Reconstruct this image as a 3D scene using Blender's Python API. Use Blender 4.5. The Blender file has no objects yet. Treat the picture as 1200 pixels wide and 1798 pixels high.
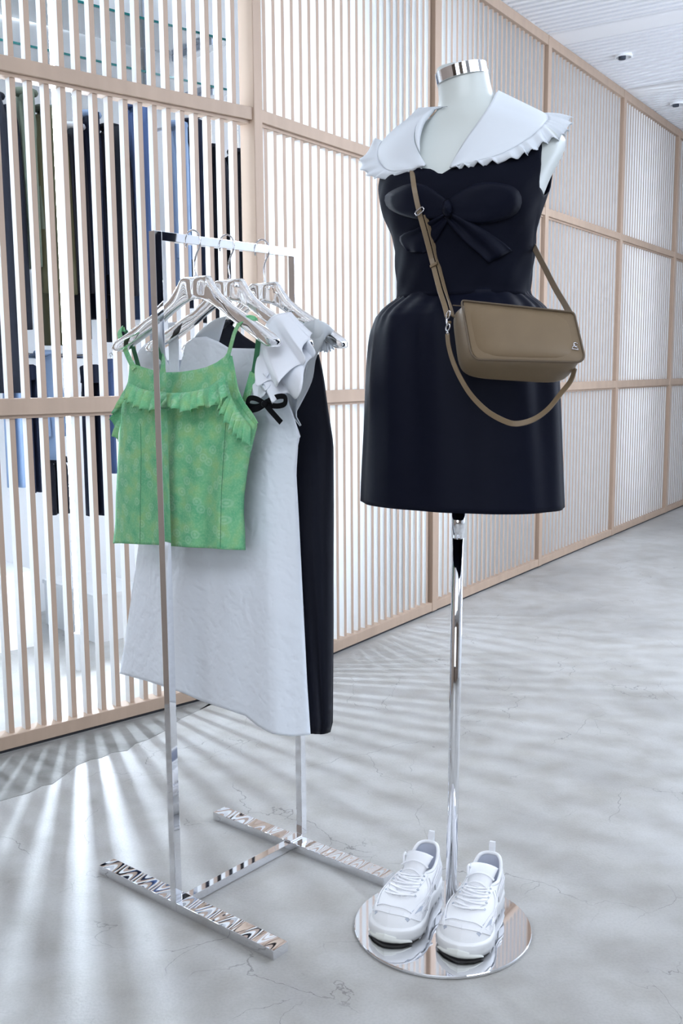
import bpy, bmesh, math, random
import numpy as np
from mathutils import Vector, Matrix

# ------------------------------------------------------------------ camera
CF, CPITCH, CROLL, CH = 1769.97, 0.13808, -0.00729, 1.2       # focal in px of the 1200x1798 frame
_fw = np.array([0, math.cos(CPITCH), -math.sin(CPITCH)]); _r = np.array([1., 0, 0]); _u = np.cross(_r, _fw)
_R = _r*math.cos(CROLL) + _u*math.sin(CROLL); _U = -_r*math.sin(CROLL) + _u*math.cos(CROLL)
EYE = np.array([0, 0, CH])
scn = bpy.context.scene
COL = scn.collection
cd = bpy.data.cameras.new('camera'); cam = bpy.data.objects.new('camera', cd); COL.objects.link(cam)
cd.sensor_fit = 'VERTICAL'; cd.sensor_height = 24; cd.lens = CF/1798*24; cd.clip_start = .02; cd.clip_end = 100
cam.matrix_world = Matrix(((_R[0], _U[0], -_fw[0], 0), (_R[1], _U[1], -_fw[1], 0), (_R[2], _U[2], -_fw[2], CH), (0, 0, 0, 1)))
scn.camera = cam
# ------------------------------------------------------------------ view, world, lights
scn.view_settings.view_transform = 'Standard'; scn.view_settings.look = 'None'
scn.view_settings.gamma = 1; scn.view_settings.use_curve_mapping = False
scn.view_settings.exposure = -0.50
scn.cycles.max_bounces = 20; scn.cycles.transmission_bounces = 20; scn.cycles.glossy_bounces = 6
scn.cycles.diffuse_bounces = 5; scn.cycles.sample_clamp_indirect = 6.0; scn.cycles.caustics_refractive = False; scn.cycles.caustics_reflective = False
w = bpy.data.worlds.new('world'); scn.world = w; w.use_nodes = True
w.node_tree.nodes['Background'].inputs[0].default_value = (.74, .82, 1, 1)
w.node_tree.nodes['Background'].inputs[1].default_value = 0.55
def area(name, loc, target, sx, sy, power, col):
    d = bpy.data.lights.new(name, 'AREA'); d.shape = 'RECTANGLE'; d.size = sx; d.size_y = sy; d.energy = power; d.color = col
    o = bpy.data.objects.new(name, d); COL.objects.link(o); o.location = loc
    o.rotation_euler = (Vector(target) - Vector(loc)).to_track_quat('-Z', 'Y').to_euler(); return o
area('ceiling_area_light', (1.7, .9, 3.05), (1.1, 1.6, 0), 1.6, 2.4, 62, (.80, .88, 1))
area('ceiling_area_light', (-.5, -.6, 3.05), (-.3, 2.0, .9), 2.6, 1.4, 95, (.84, .90, 1))  # unseen front-left fill, added to lift the garments on the rack
area('ceiling_area_light', (3.2, 5.2, 3.05), (3.0, 5.6, 0), 1.8, 3.6, 185, (.80, .88, 1))
area('ceiling_area_light', (2.3, 3.4, 3.05), (1.5, 3.3, 0), 1.2, 1.2, 55, (.90, .93, 1))  # unseen fill, added to lighten the floor on the right
area('ceiling_wash_fill', (3.6, 3.0, 1.9), (2.4, 4.4, 3.1), .6, 3.0, 165, (.72, .82, 1))  # added uplight out of view, brightens the ceiling
area('rear_left_fill', (-1.4, -2.6, 1.7), (-.2, 2.2, 1.0), 2.4, 1.8, 75, (.82, .90, 1))  # added fill behind the viewer, lifts the cloth facing left
area('store_panel_light', (-1.7, 4.5, 3.05), (-1.7, 4.4, 0), 1.2, .9, 42, (.80, .90, 1))

# ------------------------------------------------------------------ helpers
def ray(x, y): return _fw + _R*(x-600)/CF + _U*(899-y)/CF
def at_plane(x, y, P, n):
    d = ray(x, y); n = np.array(n, float); return EYE + d*(np.dot(np.array(P) - EYE, n)/np.dot(d, n))
def at_floor(x, y, z=0.): d = ray(x, y); return EYE + d*(z-CH)/d[2]

def link(name, me, mats, parent=None, smooth=False):
    o = bpy.data.objects.new(name, me); COL.objects.link(o)
    for m in (mats if isinstance(mats, (list, tuple)) else [mats]): me.materials.append(m)
    if smooth: me.shade_smooth()
    if parent is not None: o.parent = parent
    return o
def mesh(name, verts, faces, mats, parent=None, smooth=False, mi=None):
    me = bpy.data.meshes.new(name); me.from_pydata([tuple(map(float, v)) for v in verts], [], faces); me.update()
    o = link(name, me, mats, parent, smooth)
    if mi: me.polygons.foreach_set('material_index', mi)
    return o
def tag(o, label=None, cat=None, group=None, kind=None):
    if label: o['label'] = label
    if cat: o['category'] = cat
    if group: o['group'] = group
    if kind: o['kind'] = kind
    return o
def empty(name, loc=(0, 0, 0), rot=0):
    o = bpy.data.objects.new(name, None); COL.objects.link(o); o.location = loc; o.rotation_euler = (0, 0, rot); o.empty_display_size = .1
    return o
class MB:
    """collects verts and faces"""
    def __init__(s): s.v = []; s.f = []
    def add(s, v, f): n = len(s.v); s.v += [tuple(map(float, p)) for p in v]; s.f += [tuple(i+n for i in q) for q in f]; return s
    def box(s, x0, x1, y0, y1, z0, z1, M=None):
        v = [(x, y, z) for z in (z0, z1) for y in (y0, y1) for x in (x0, x1)]
        if M is not None: v = [M(p) for p in v]
        return s.add(v, [(0, 2, 3, 1), (4, 5, 7, 6), (0, 1, 5, 4), (2, 6, 7, 3), (0, 4, 6, 2), (1, 3, 7, 5)])
    def grid(s, rows, cu=False, cv=False):
        n, m = len(rows), len(rows[0]); f = []
        for i in range(n if cu else n-1):
            for j in range(m if cv else m-1):
                f.append((i*m+j, i*m+(j+1) % m, ((i+1) % n)*m+(j+1) % m, ((i+1) % n)*m+j))
        return s.add([p for r_ in rows for p in r_], f)
    def loft(s, rings, cap0=True, cap1=True):
        n0 = len(s.v); m = len(rings[0]); s.grid(rings, cv=True); k = len(rings)
        if cap0: s.f.append(tuple(n0+i for i in range(m))[::-1])
        if cap1: s.f.append(tuple(n0+(k-1)*m+i for i in range(m)))
        return s
    def tube(s, pts, r, n=8, closed=False, cap=True):
        pts = [np.array(p, float) for p in pts]; N = len(pts); rad = r if hasattr(r, '__len__') else [r]*N
        rings = []; up = None
        for i in range(N):
            a = pts[(i-1) % N] if (closed or i > 0) else pts[i]; b = pts[(i+1) % N] if (closed or i < N-1) else pts[i]
            t = b-a; t = t/(np.linalg.norm(t)+1e-12)
            if up is None:
                up = np.cross(t, [0, 0, 1.]); up = up if np.linalg.norm(up) > .1 else np.cross(t, [1., 0, 0])
            up = up - t*np.dot(up, t); up /= np.linalg.norm(up)+1e-12; w_ = np.cross(t, up)
            rings.append([pts[i]+rad[i]*(math.cos(q)*up+math.sin(q)*w_) for q in [2*math.pi*k/n for k in range(n)]])
        if closed: return s.grid(rings, cu=True, cv=True)
        return s.loft(rings, cap, cap)
    def build(s, name, mats, parent=None, smooth=False, bevel=0, seg=2, subsurf=0, solid=0, off=0):
        o = mesh(name, s.v, s.f, mats, parent, smooth)
        if bevel or solid:
            bm = bmesh.new(); bm.from_mesh(o.data)
            if solid:
                bmesh.ops.solidify(bm, geom=bm.faces[:], thickness=solid)
            if bevel: bmesh.ops.bevel(bm, geom=[e for e in bm.edges if e.is_manifold and e.calc_face_angle(0) > .5], offset=bevel, segments=seg, affect='EDGES', profile=.6)
            bmesh.ops.recalc_face_normals(bm, faces=bm.faces[:])
            bm.to_mesh(o.data); bm.free()
            if smooth: o.data.shade_smooth()
        if subsurf: m = o.modifiers.new('s', 'SUBSURF'); m.levels = m.render_levels = subsurf
        return o
def catmull(P, n=8, closed=False):
    P = [np.array(p, float) for p in P]; N = len(P); out = []
    for i in range(N if closed else N-1):
        if closed: a, b, c, d = P[(i-1) % N], P[i], P[(i+1) % N], P[(i+2) % N]
        else: a, b, c, d = P[max(i-1, 0)], P[i], P[i+1], P[min(i+2, N-1)]
        for k in range(n):
            t = k/n; out.append(.5*((2*b)+(c-a)*t+(2*a-5*b+4*c-d)*t*t+(3*b-a-3*c+d)*t**3))
    if not closed: out.append(P[-1])
    return out
def resample(P, n):
    P = [np.array(p, float) for p in P]; L = [0]
    for a, b in zip(P, P[1:]): L.append(L[-1]+np.linalg.norm(b-a))
    out = []
    for k in range(n):
        s = L[-1]*k/(n-1); i = min(max(np.searchsorted(L, s)-1, 0), len(P)-2); t = (s-L[i])/max(L[i+1]-L[i], 1e-9); out.append(P[i]+(P[i+1]-P[i])*t)
    return out
def lerpt(T, x):
    xs = [t[0] for t in T]; return [float(np.interp(x, xs, [t[k] for t in T])) for k in range(1, len(T[0]))]
def smoothnoise(x, seed=0):
    return math.sin(x*1.7+seed*2.1)*.5+math.sin(x*3.1+seed*5.3)*.3+math.sin(x*5.9+seed*1.3)*.2

def mat(name, color, rough=.5, metal=0., spec=.5, noise=None, bump=None, emit=None, sheen=0, trans=0, ior=None, coat=0):
    m = bpy.data.materials.new(name); m.use_nodes = True; nt = m.node_tree; b = nt.nodes['Principled BSDF']
    b.inputs['Base Color'].default_value = (*color, 1); b.inputs['Roughness'].default_value = rough; b.inputs['Metallic'].default_value = metal
    b.inputs['Specular IOR Level'].default_value = spec
    if sheen: b.inputs['Sheen Weight'].default_value = sheen
    if trans: b.inputs['Transmission Weight'].default_value = trans
    if ior: b.inputs['IOR'].default_value = ior
    if coat: b.inputs['Coat Weight'].default_value = coat
    if emit: b.inputs['Emission Color'].default_value = (*emit[0], 1); b.inputs['Emission Strength'].default_value = emit[1]
    N = nt.nodes.new; L = nt.links.new
    if noise or bump: tc = N('ShaderNodeTexCoord')
    if noise:   # (scale vec, amount dark color, detail)
        mp = N('ShaderNodeMapping'); mp.inputs['Scale'].default_value = noise[0]; L(tc.outputs['Object'], mp.inputs[0])
        nz = N('ShaderNodeTexNoise'); nz.inputs['Scale'].default_value = 1; nz.inputs['Detail'].default_value = 5; L(mp.outputs[0], nz.inputs[0])
        cr = N('ShaderNodeValToRGB'); cr.color_ramp.elements[0].position = .3; cr.color_ramp.elements[1].position = .7
        cr.color_ramp.elements[0].color = (*noise[1], 1); cr.color_ramp.elements[1].color = (*color, 1); L(nz.outputs[0], cr.inputs[0]); L(cr.outputs[0], b.inputs['Base Color'])
    if bump:    # (scale vec, strength, distance)
        mp = N('ShaderNodeMapping'); mp.inputs['Scale'].default_value = bump[0]; L(tc.outputs['Object'], mp.inputs[0])
        nz = N('ShaderNodeTexNoise'); nz.inputs['Scale'].default_value = 1; nz.inputs['Detail'].default_value = 4; L(mp.outputs[0], nz.inputs[0])
        bp = N('ShaderNodeBump'); bp.inputs['Strength'].default_value = bump[1]; bp.inputs['Distance'].default_value = bump[2]
        L(nz.outputs[0], bp.inputs['Height']); L(bp.outputs[0], b.inputs['Normal'])
    return m

# ------------------------------------------------------------------ materials of the setting
oak = mat('oak', (.445, .325, .242), .55, noise=((14, 14, 1.6), (.39, .285, .212)), bump=((60, 60, 6), .12, .002))
oak_slat = mat('oak_slat', (.45, .33, .25), .5, noise=((14, 14, 1.6), (.39, .285, .215)))
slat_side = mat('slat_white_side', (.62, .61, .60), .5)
white_paint = mat('white_paint', (.86, .88, .9), .5)
ceil_paint = mat('ceiling_paint', (.90, .91, .93), .5)
warm_panel = mat('warm_panel', (.30, .235, .19), .6)
dark_gap = mat('gap_shade_paint', (.035, .035, .04), .8)
tube_glow = mat('tube_glow', (1, 1, 1), emit=((.74, .86, 1), 90))
tube_glow_bright = mat('tube_glow_bright', (1, 1, 1), emit=((.74, .86, 1), 230))
mirror = mat('chrome', (.86, .87, .9), .035, 1.)
def floor_material():
    m = mat('polished_concrete', (.4, .4, .4), .4, spec=.5); nt = m.node_tree; N = nt.nodes.new; L = nt.links.new; b = nt.nodes['Principled BSDF']
    tc = N('ShaderNodeTexCoord')
    def noise(sc, det, dist=0):
        n = N('ShaderNodeTexNoise'); n.inputs['Scale'].default_value = sc; n.inputs['Detail'].default_value = det; n.inputs['Distortion'].default_value = dist; L(tc.outputs['Object'], n.inputs[0]); return n
    def ramp(a, stops):
        c = N('ShaderNodeValToRGB'); e = c.color_ramp.elements
        e[0].position, e[0].color = stops[0][0], (*stops[0][1], 1); e[1].position, e[1].color = stops[-1][0], (*stops[-1][1], 1)
        for p, k in stops[1:-1]: q = e.new(p); q.color = (*k, 1)
        L(a, c.inputs[0]); return c
    def mix(f, a, bb, typ='MIX', fac=None):
        x = N('ShaderNodeMix'); x.data_type = 'RGBA'; x.blend_type = typ
        if fac is not None: x.inputs[0].default_value = fac
        else: L(f, x.inputs[0])
        L(a, x.inputs[6]); L(bb, x.inputs[7]); return x
    n1 = noise(1.3, 6, .6); n2 = noise(9, 8); n3 = noise(160, 3)
    c1 = ramp(n1.outputs[0], [(.25, (.33, .325, .315)), (.48, (.43, .425, .41)), (.75, (.52, .52, .515))])
    c2 = ramp(n2.outputs[0], [(.3, (.78, .76, .72)), (.6, (1, 1, 1))])
    c3 = ramp(n3.outputs[0], [(.3, (.86, .86, .86)), (.6, (1, 1, 1))])
    a = mix(None, c1.outputs[0], c2.outputs[0], 'MULTIPLY', .8); a = mix(None, a.outputs[2], c3.outputs[0], 'MULTIPLY', .6)
    # hairline cracks: cell borders of a warped voronoi, kept only where a patchy mask allows
    nw = noise(2.2, 7, .3); vm = N('ShaderNodeVectorMath'); vm.operation = 'SCALE'; vm.inputs[3].default_value = .55; L(nw.outputs[1], vm.inputs[0])
    va = N('ShaderNodeVectorMath'); va.operation = 'ADD'; L(tc.outputs['Object'], va.inputs[0]); L(vm.outputs[0], va.inputs[1])
    cr = None
    for sc, wd, lo in ((2.1, .0035, .47), (5.5, .007, .56)):
        vo = N('ShaderNodeTexVoronoi'); vo.feature = 'DISTANCE_TO_EDGE'; vo.inputs['Scale'].default_value = sc; L(va.outputs[0], vo.inputs['Vector'])
        lt = N('ShaderNodeMapRange'); lt.inputs[1].default_value = 0; lt.inputs[2].default_value = wd; lt.inputs[3].default_value = 1; lt.inputs[4].default_value = 0; L(vo.outputs['Distance'], lt.inputs[0])
        mk = noise(1.7+sc*.4, 4); mr = N('ShaderNodeMapRange'); mr.inputs[1].default_value = lo; mr.inputs[2].default_value = lo+.08; L(mk.outputs[0], mr.inputs[0])
        mu = N('ShaderNodeMath'); mu.operation = 'MULTIPLY'; L(lt.outputs[0], mu.inputs[0]); L(mr.outputs[0], mu.inputs[1])
        if cr is None: cr = mu
        else: ad = N('ShaderNodeMath'); ad.operation = 'MAXIMUM'; L(cr.outputs[0], ad.inputs[0]); L(mu.outputs[0], ad.inputs[1]); cr = ad
    dk = N('ShaderNodeRGB'); dk.outputs[0].default_value = (.17, .165, .16, 1)
    a = mix(cr.outputs[0], a.outputs[2], dk.outputs[0])
    # pits and small dark chips
    vo = N('ShaderNodeTexVoronoi'); vo.inputs['Scale'].default_value = 3.3; L(va.outputs[0], vo.inputs['Vector'])
    pr = N('ShaderNodeMapRange'); pr.inputs[1].default_value = .022; pr.inputs[2].default_value = .03; pr.inputs[3].default_value = .7; pr.inputs[4].default_value = 0; L(vo.outputs['Distance'], pr.inputs[0])
    a = mix(pr.outputs[0], a.outputs[2], dk.outputs[0])
    L(a.outputs[2], b.inputs['Base Color'])
    rr = N('ShaderNodeMapRange'); rr.inputs[3].default_value = .30; rr.inputs[4].default_value = .52; L(n2.outputs[0], rr.inputs[0]); L(rr.outputs[0], b.inputs['Roughness'])
    bp = N('ShaderNodeBump'); bp.inputs['Strength'].default_value = .25; bp.inputs['Distance'].default_value = .002; L(n3.outputs[0], bp.inputs['Height']); L(bp.outputs[0], b.inputs['Normal'])
    return m
concrete = floor_material()

# ------------------------------------------------------------------ the setting
CX, CY = -0.29388, 3.78924                     # where the two lattice runs meet
aR, aL = .58166, .83748
def frame_of(ox, oy, ang, sgn):
    """local frame of a lattice run: s along it, t towards the shop in front, z up"""
    d = np.array([math.sin(ang), math.cos(ang)])*sgn; n = np.array([math.cos(ang), -math.sin(ang)])
    return lambda p: (ox+d[0]*p[0]+n[0]*p[1], oy+d[1]*p[0]+n[1]*p[1], p[2])
FL = frame_of(CX, CY, aL, -1); FR = frame_of(CX, CY, aR, 1)
mesh('floor', [(-9, -4.5, 0), (9, -4.5, 0), (9, 14, 0), (-9, 14, 0)], [(0, 1, 2, 3)], concrete)['kind'] = 'structure'
ZC = 3.095
# older, rougher screed strip along the foot of the left lattice, ending in a ragged joint
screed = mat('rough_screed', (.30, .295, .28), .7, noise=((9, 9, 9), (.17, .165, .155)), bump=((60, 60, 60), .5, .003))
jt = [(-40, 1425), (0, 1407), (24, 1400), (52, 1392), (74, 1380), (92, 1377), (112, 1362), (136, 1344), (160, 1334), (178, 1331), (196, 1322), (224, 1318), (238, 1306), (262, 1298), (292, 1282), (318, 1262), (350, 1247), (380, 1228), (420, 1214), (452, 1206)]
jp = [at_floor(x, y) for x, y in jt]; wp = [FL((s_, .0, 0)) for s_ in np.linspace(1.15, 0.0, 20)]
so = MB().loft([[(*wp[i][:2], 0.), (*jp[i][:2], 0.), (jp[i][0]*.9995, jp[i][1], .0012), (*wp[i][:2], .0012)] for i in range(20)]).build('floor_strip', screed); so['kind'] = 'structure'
ce = MB().add([FL((-.0, -.2, ZC+.03)), FL((1.9, -.2, ZC+.03)), (-4.1, -3.4, ZC+.03), (4.6, -3.4, ZC+.03), (4.6, 5, ZC+.03), (7.2, 13.5, ZC+.03), FR((11.5, -.2, ZC+.03)), FR((0, -.2, ZC+.03))], [(0, 1, 2, 3, 4, 5, 6, 7)])
ceiling = ce.build('ceiling', ceil_paint); ceiling['kind'] = 'structure'
# ceiling slats run square to the right-hand lattice; every bay has a plain band at its post
slat_me = None
BAY = 1.3715
def box_mesh(name, x0, x1, y0, y1, z0, z1, m):
    me = bpy.data.meshes.new(name); b = MB().box(x0, x1, y0, y1, z0, z1); me.from_pydata(b.v, [], b.f); me.update(); me.materials.append(m); return me
bm_ = box_mesh('ceiling_band', -.115, .115, .002, 4.6, ZC-.0, ZC+.0299, ceil_paint)
cm = box_mesh('ceiling_slat', -.0155, .0155, .002, 4.6, ZC-.0, ZC+.03, ceil_paint)
def place_local(name, me, ox, oy, ang, sgn, s, parent):
    o = bpy.data.objects.new(name, me); COL.objects.link(o); d = (math.sin(ang)*sgn, math.cos(ang)*sgn)
    o.location = (ox+d[0]*s, oy+d[1]*s, 0); o.rotation_euler = (0, 0, math.atan2(d[1], d[0]))
    o.parent = parent; return o
# local frame of those meshes: x along the run, y to its left; the shop side is -y on the right run and +y on the left run
for b_ in range(0, 7):
    o = None
    for k in range(19):
        s = b_*BAY+.24+k*.0615
        o = place_local('ceiling_slat', cm, CX, CY, aR, 1, s, ceiling); o.scale = (1, -1, 1)

for b_ in range(0, 8):
    o = place_local('ceiling_band', bm_, CX, CY, aR, 1, b_*BAY+.09, ceiling); o.scale = (1, -1, 1)

def lattice(name, run):
    """slats, rails and posts of a run, each its own object"""
    ox, oy = CX, CY; ang, sgn = (aL, -1) if run == 'L' else (aR, 1); q = 1 if run == 'L' else -1
    def yy(a, b): return (a*q, b*q) if a*q < b*q else (b*q, a*q)
    root = empty(name); root['kind'] = 'structure'
    hw_ = .0090 if run == 'L' else .0100
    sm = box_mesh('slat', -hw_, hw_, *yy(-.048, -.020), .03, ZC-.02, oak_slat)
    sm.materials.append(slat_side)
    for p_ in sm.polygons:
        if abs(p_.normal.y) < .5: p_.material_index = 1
    if run == 'L':
        ss = [.086+.0551*k for k in range(32)]; spans = [(.015, 1.85)]
    else:
        ss = [b_*BAY+.075+.0572*k for b_ in range(7) for k in range(23)]; spans = [(b_*BAY+.03, (b_+1)*BAY-.02) for b_ in range(7)]
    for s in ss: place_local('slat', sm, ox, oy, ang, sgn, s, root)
    for a, b in spans:
        for z0, z1 in ((.012, .056), (1.0741, 1.1252), (2.098, 2.142), (3.04, ZC)):
            rm = MB().box(0, b-a, *yy(-.060, 0), z0, z1).build('rail', oak, None, bevel=.0015, seg=1)
            rm.location = (ox+math.sin(ang)*sgn*a, oy+math.cos(ang)*sgn*a, 0); rm.rotation_euler = (0, 0, math.atan2(math.cos(ang)*sgn, math.sin(ang)*sgn)); rm.parent = root
            if .5 < z0 < 3:
                rm = MB().box(0, b-a, *yy(-.057, -.013), z0-.011, z0-.0004).build('lower_rail_lip', oak)
                rm.location = (ox+math.sin(ang)*sgn*a, oy+math.cos(ang)*sgn*a, 0); rm.rotation_euler = (0, 0, math.atan2(math.cos(ang)*sgn, math.sin(ang)*sgn)); rm.parent = root
        rm = MB().box(0, b-a+.05, *yy(-.052, -.012), 0, .0118).build('gap_shade_strip', dark_gap)  # dark strip painted in for the shade under the base rail
        rm.location = (ox+math.sin(ang)*sgn*a, oy+math.cos(ang)*sgn*a, 0); rm.rotation_euler = (0, 0, math.atan2(math.cos(ang)*sgn, math.sin(ang)*sgn)); rm.parent = root
    if run == 'R':
        pm = MB().box(-.020, .030, *yy(-.064, .003), .011, ZC).build('post', oak, None, bevel=.002, seg=1).data
        bpy.data.objects.remove(bpy.data.objects['post'])
        for b_ in range(8): place_local('post', pm, ox, oy, ang, sgn, b_*BAY, root)
    return root
wl = lattice('wall_left', 'L'); wr = lattice('wall_right', 'R')

# room behind the lattice: back wall, end wall, ceiling
aw = np.array([-math.cos(aL), math.sin(aL)])
def off(s, t): p = FL((s, 0, 0)); return (p[0]+aw[0]*t, p[1]+aw[1]*t)
p0 = off(1.86, 1.75); p1 = off(-7.2, 1.75); p2 = off(1.86, .0)
MB().add([(*p0, 0), (*p1, 0), (*p1, 3.4), (*p0, 3.4)], [(0, 1, 2, 3)]).build('wall_back', white_paint)['kind'] = 'structure'
MB().add([(*p0, 0), (*p2, 0), (*p2, 3.4), (*p0, 3.4)], [(0, 1, 2, 3)]).build('wall_side', white_paint)['kind'] = 'structure'
MB().add([(*p0, 3.3), (*p1, 3.3), FR((8, -.07, 3.3)), FR((0, -.07, 3.3)), (*p2, 3.3)], [(0, 1, 2, 3, 4)]).build('ceiling_store', white_paint)['kind'] = 'structure'
# shell of the shop in front: far side and behind the viewer
MB().box(4.6, 4.7, -3.4, 14, 0, 3.4).build('wall_far_side', white_paint)['kind'] = 'structure'
MB().box(-4.2, 4.6, -3.5, -3.4, 0, 3.4).build('wall_rear', warm_panel)['kind'] = 'structure'
MB().box(-1, 5.2, 13.2, 13.3, 0, 3.4).build('wall_end', white_paint)['kind'] = 'structure'
pl = FL((1.85, 0, 0))
MB().add([(pl[0], pl[1], 0), (-4.0, -3.4, 0), (-4.0, -3.4, 3.4), (pl[0], pl[1], 3.4)], [(0, 1, 2, 3)]).build('wall_near_left', warm_panel)['kind'] = 'structure'

# light tubes standing behind the lattice
def tube_lamp(px, py, label, z0=.155, z1=3.05, glow=None):
    p = at_floor(px, py) if px is not None else off(*py); o = empty('tube_light', (p[0], p[1], 0)); tag(o, label, 'light tube', 'upright light tubes behind the lattice')
    MB().tube([(0, 0, z0), (0, 0, z1)], .0135, 14).build('tube', glow or tube_glow, o, smooth=True)
    MB().box(-.02, .02, .016, .03, z0-.03, z1).build('channel', white_paint, o)
    MB().loft([[(.022*math.cos(a), .022*math.sin(a), z) for a in np.linspace(0, 6.283, 16, endpoint=False)] for z in (0, z0-.001)]).build('end_cap', white_paint, o)
tube_lamp(142.5, 1175, 'bright white upright light tube behind the left lattice, fully seen between slats', glow=tube_glow_bright)
tube_lamp(None, (1.12, .675), 'upright light tube behind the near end of the left lattice')
tube_lamp(560, 1075, 'upright light tube behind the first bay of the right lattice')
tube_lamp(930, 930, 'upright light tube behind the third bay of the right lattice')

# ------------------------------------------------------------------ materials of the things
navy = mat('navy_satin', (.0030, .0042, .0125), .6, spec=.12, bump=((30, 30, 30), .12, .004))
navy_in = mat('navy_lining', (.004, .005, .012), .8, spec=.1)
black_cloth = mat('black_cloth', (.006, .007, .014), .75, spec=.2)
ribbon_black = mat('black_velvet', (.004, .004, .006), .8, spec=.15)
skin_white = mat('mannequin_white', (.64, .68, .66), .33, spec=.5)
collar_white = mat('white_satin', (.70, .74, .79), .6, spec=.35, bump=((200, 200, 200), .1, .0006))
cream = mat('cream_collar', (.66, .69, .71), .7, spec=.2)
taupe = mat('taupe_leather', (.205, .148, .088), .45, spec=.4, noise=((25, 25, 25), (.188, .135, .080)), bump=((420, 420, 420), .15, .0006))
taupe_dark = mat('taupe_piping', (.10, .070, .042), .5, spec=.5)
taupe_edge = mat('taupe_edge_paint', (.055, .042, .032), .5)
steel = mat('polished_steel', (.72, .72, .75), .12, 1.)
acrylic = mat('clear_acrylic', (.99, .995, 1), .01, trans=1, ior=1.38)
shoe_white = mat('white_mesh_fabric', (.86, .87, .89), .6, bump=((700, 700, 700), .25, .0008))
shoe_leather = mat('white_leather', (.86, .87, .90), .42)
shoe_line = mat('shoe_lining', (.60, .63, .72), .8)
shoe_sole = mat('white_foam', (.86, .87, .88), .5, bump=((90, 90, 90), .1, .001))
shoe_toe = mat('cream_rubber', (.84, .86, .82), .5)
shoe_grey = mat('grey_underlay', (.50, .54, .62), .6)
lace_white = mat('white_lace', (.88, .89, .92), .75)
chrome_wavy = mat('chrome_foot', (.86, .87, .9), .03, 1.)
nt = chrome_wavy.node_tree; wv_ = nt.nodes.new('ShaderNodeTexWave'); wv_.inputs['Scale'].default_value = 4.8; wv_.inputs['Distortion'].default_value = 2.2; wv_.inputs['Detail'].default_value = 0; wv_.inputs['Detail Scale'].default_value = .5
tc_ = nt.nodes.new('ShaderNodeTexCoord'); nt.links.new(tc_.outputs['Object'], wv_.inputs[0]); bp_ = nt.nodes.new('ShaderNodeBump'); bp_.inputs['Strength'].default_value = .6; bp_.inputs['Distance'].default_value = .0020
nt.links.new(wv_.outputs['Fac'], bp_.inputs['Height']); nt.links.new(bp_.outputs[0], nt.nodes['Principled BSDF'].inputs['Normal'])

def jacquard():
    m = mat('white_jacquard', (.80, .85, .92), .55, spec=.3, sheen=.1); nt = m.node_tree; N = nt.nodes.new; L = nt.links.new; b = nt.nodes['Principled BSDF']
    tc = N('ShaderNodeTexCoord'); nz = N('ShaderNodeTexNoise'); nz.inputs['Scale'].default_value = 16; nz.inputs['Detail'].default_value = 3; L(tc.outputs['Object'], nz.inputs[0])
    va = N('ShaderNodeVectorMath'); va.operation = 'MULTIPLY_ADD'; va.inputs[1].default_value = (.07, .07, .07); L(nz.outputs[1], va.inputs[0]); L(tc.outputs['Object'], va.inputs[2])
    vo = N('ShaderNodeTexVoronoi'); vo.inputs['Scale'].default_value = 46; vo.feature = 'SMOOTH_F1'; L(va.outputs[0], vo.inputs['Vector'])
    bp = N('ShaderNodeBump'); bp.inputs['Strength'].default_value = .55; bp.inputs['Distance'].default_value = .005; L(vo.outputs['Distance'], bp.inputs['Height']); L(bp.outputs[0], b.inputs['Normal'])
    return m
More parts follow.
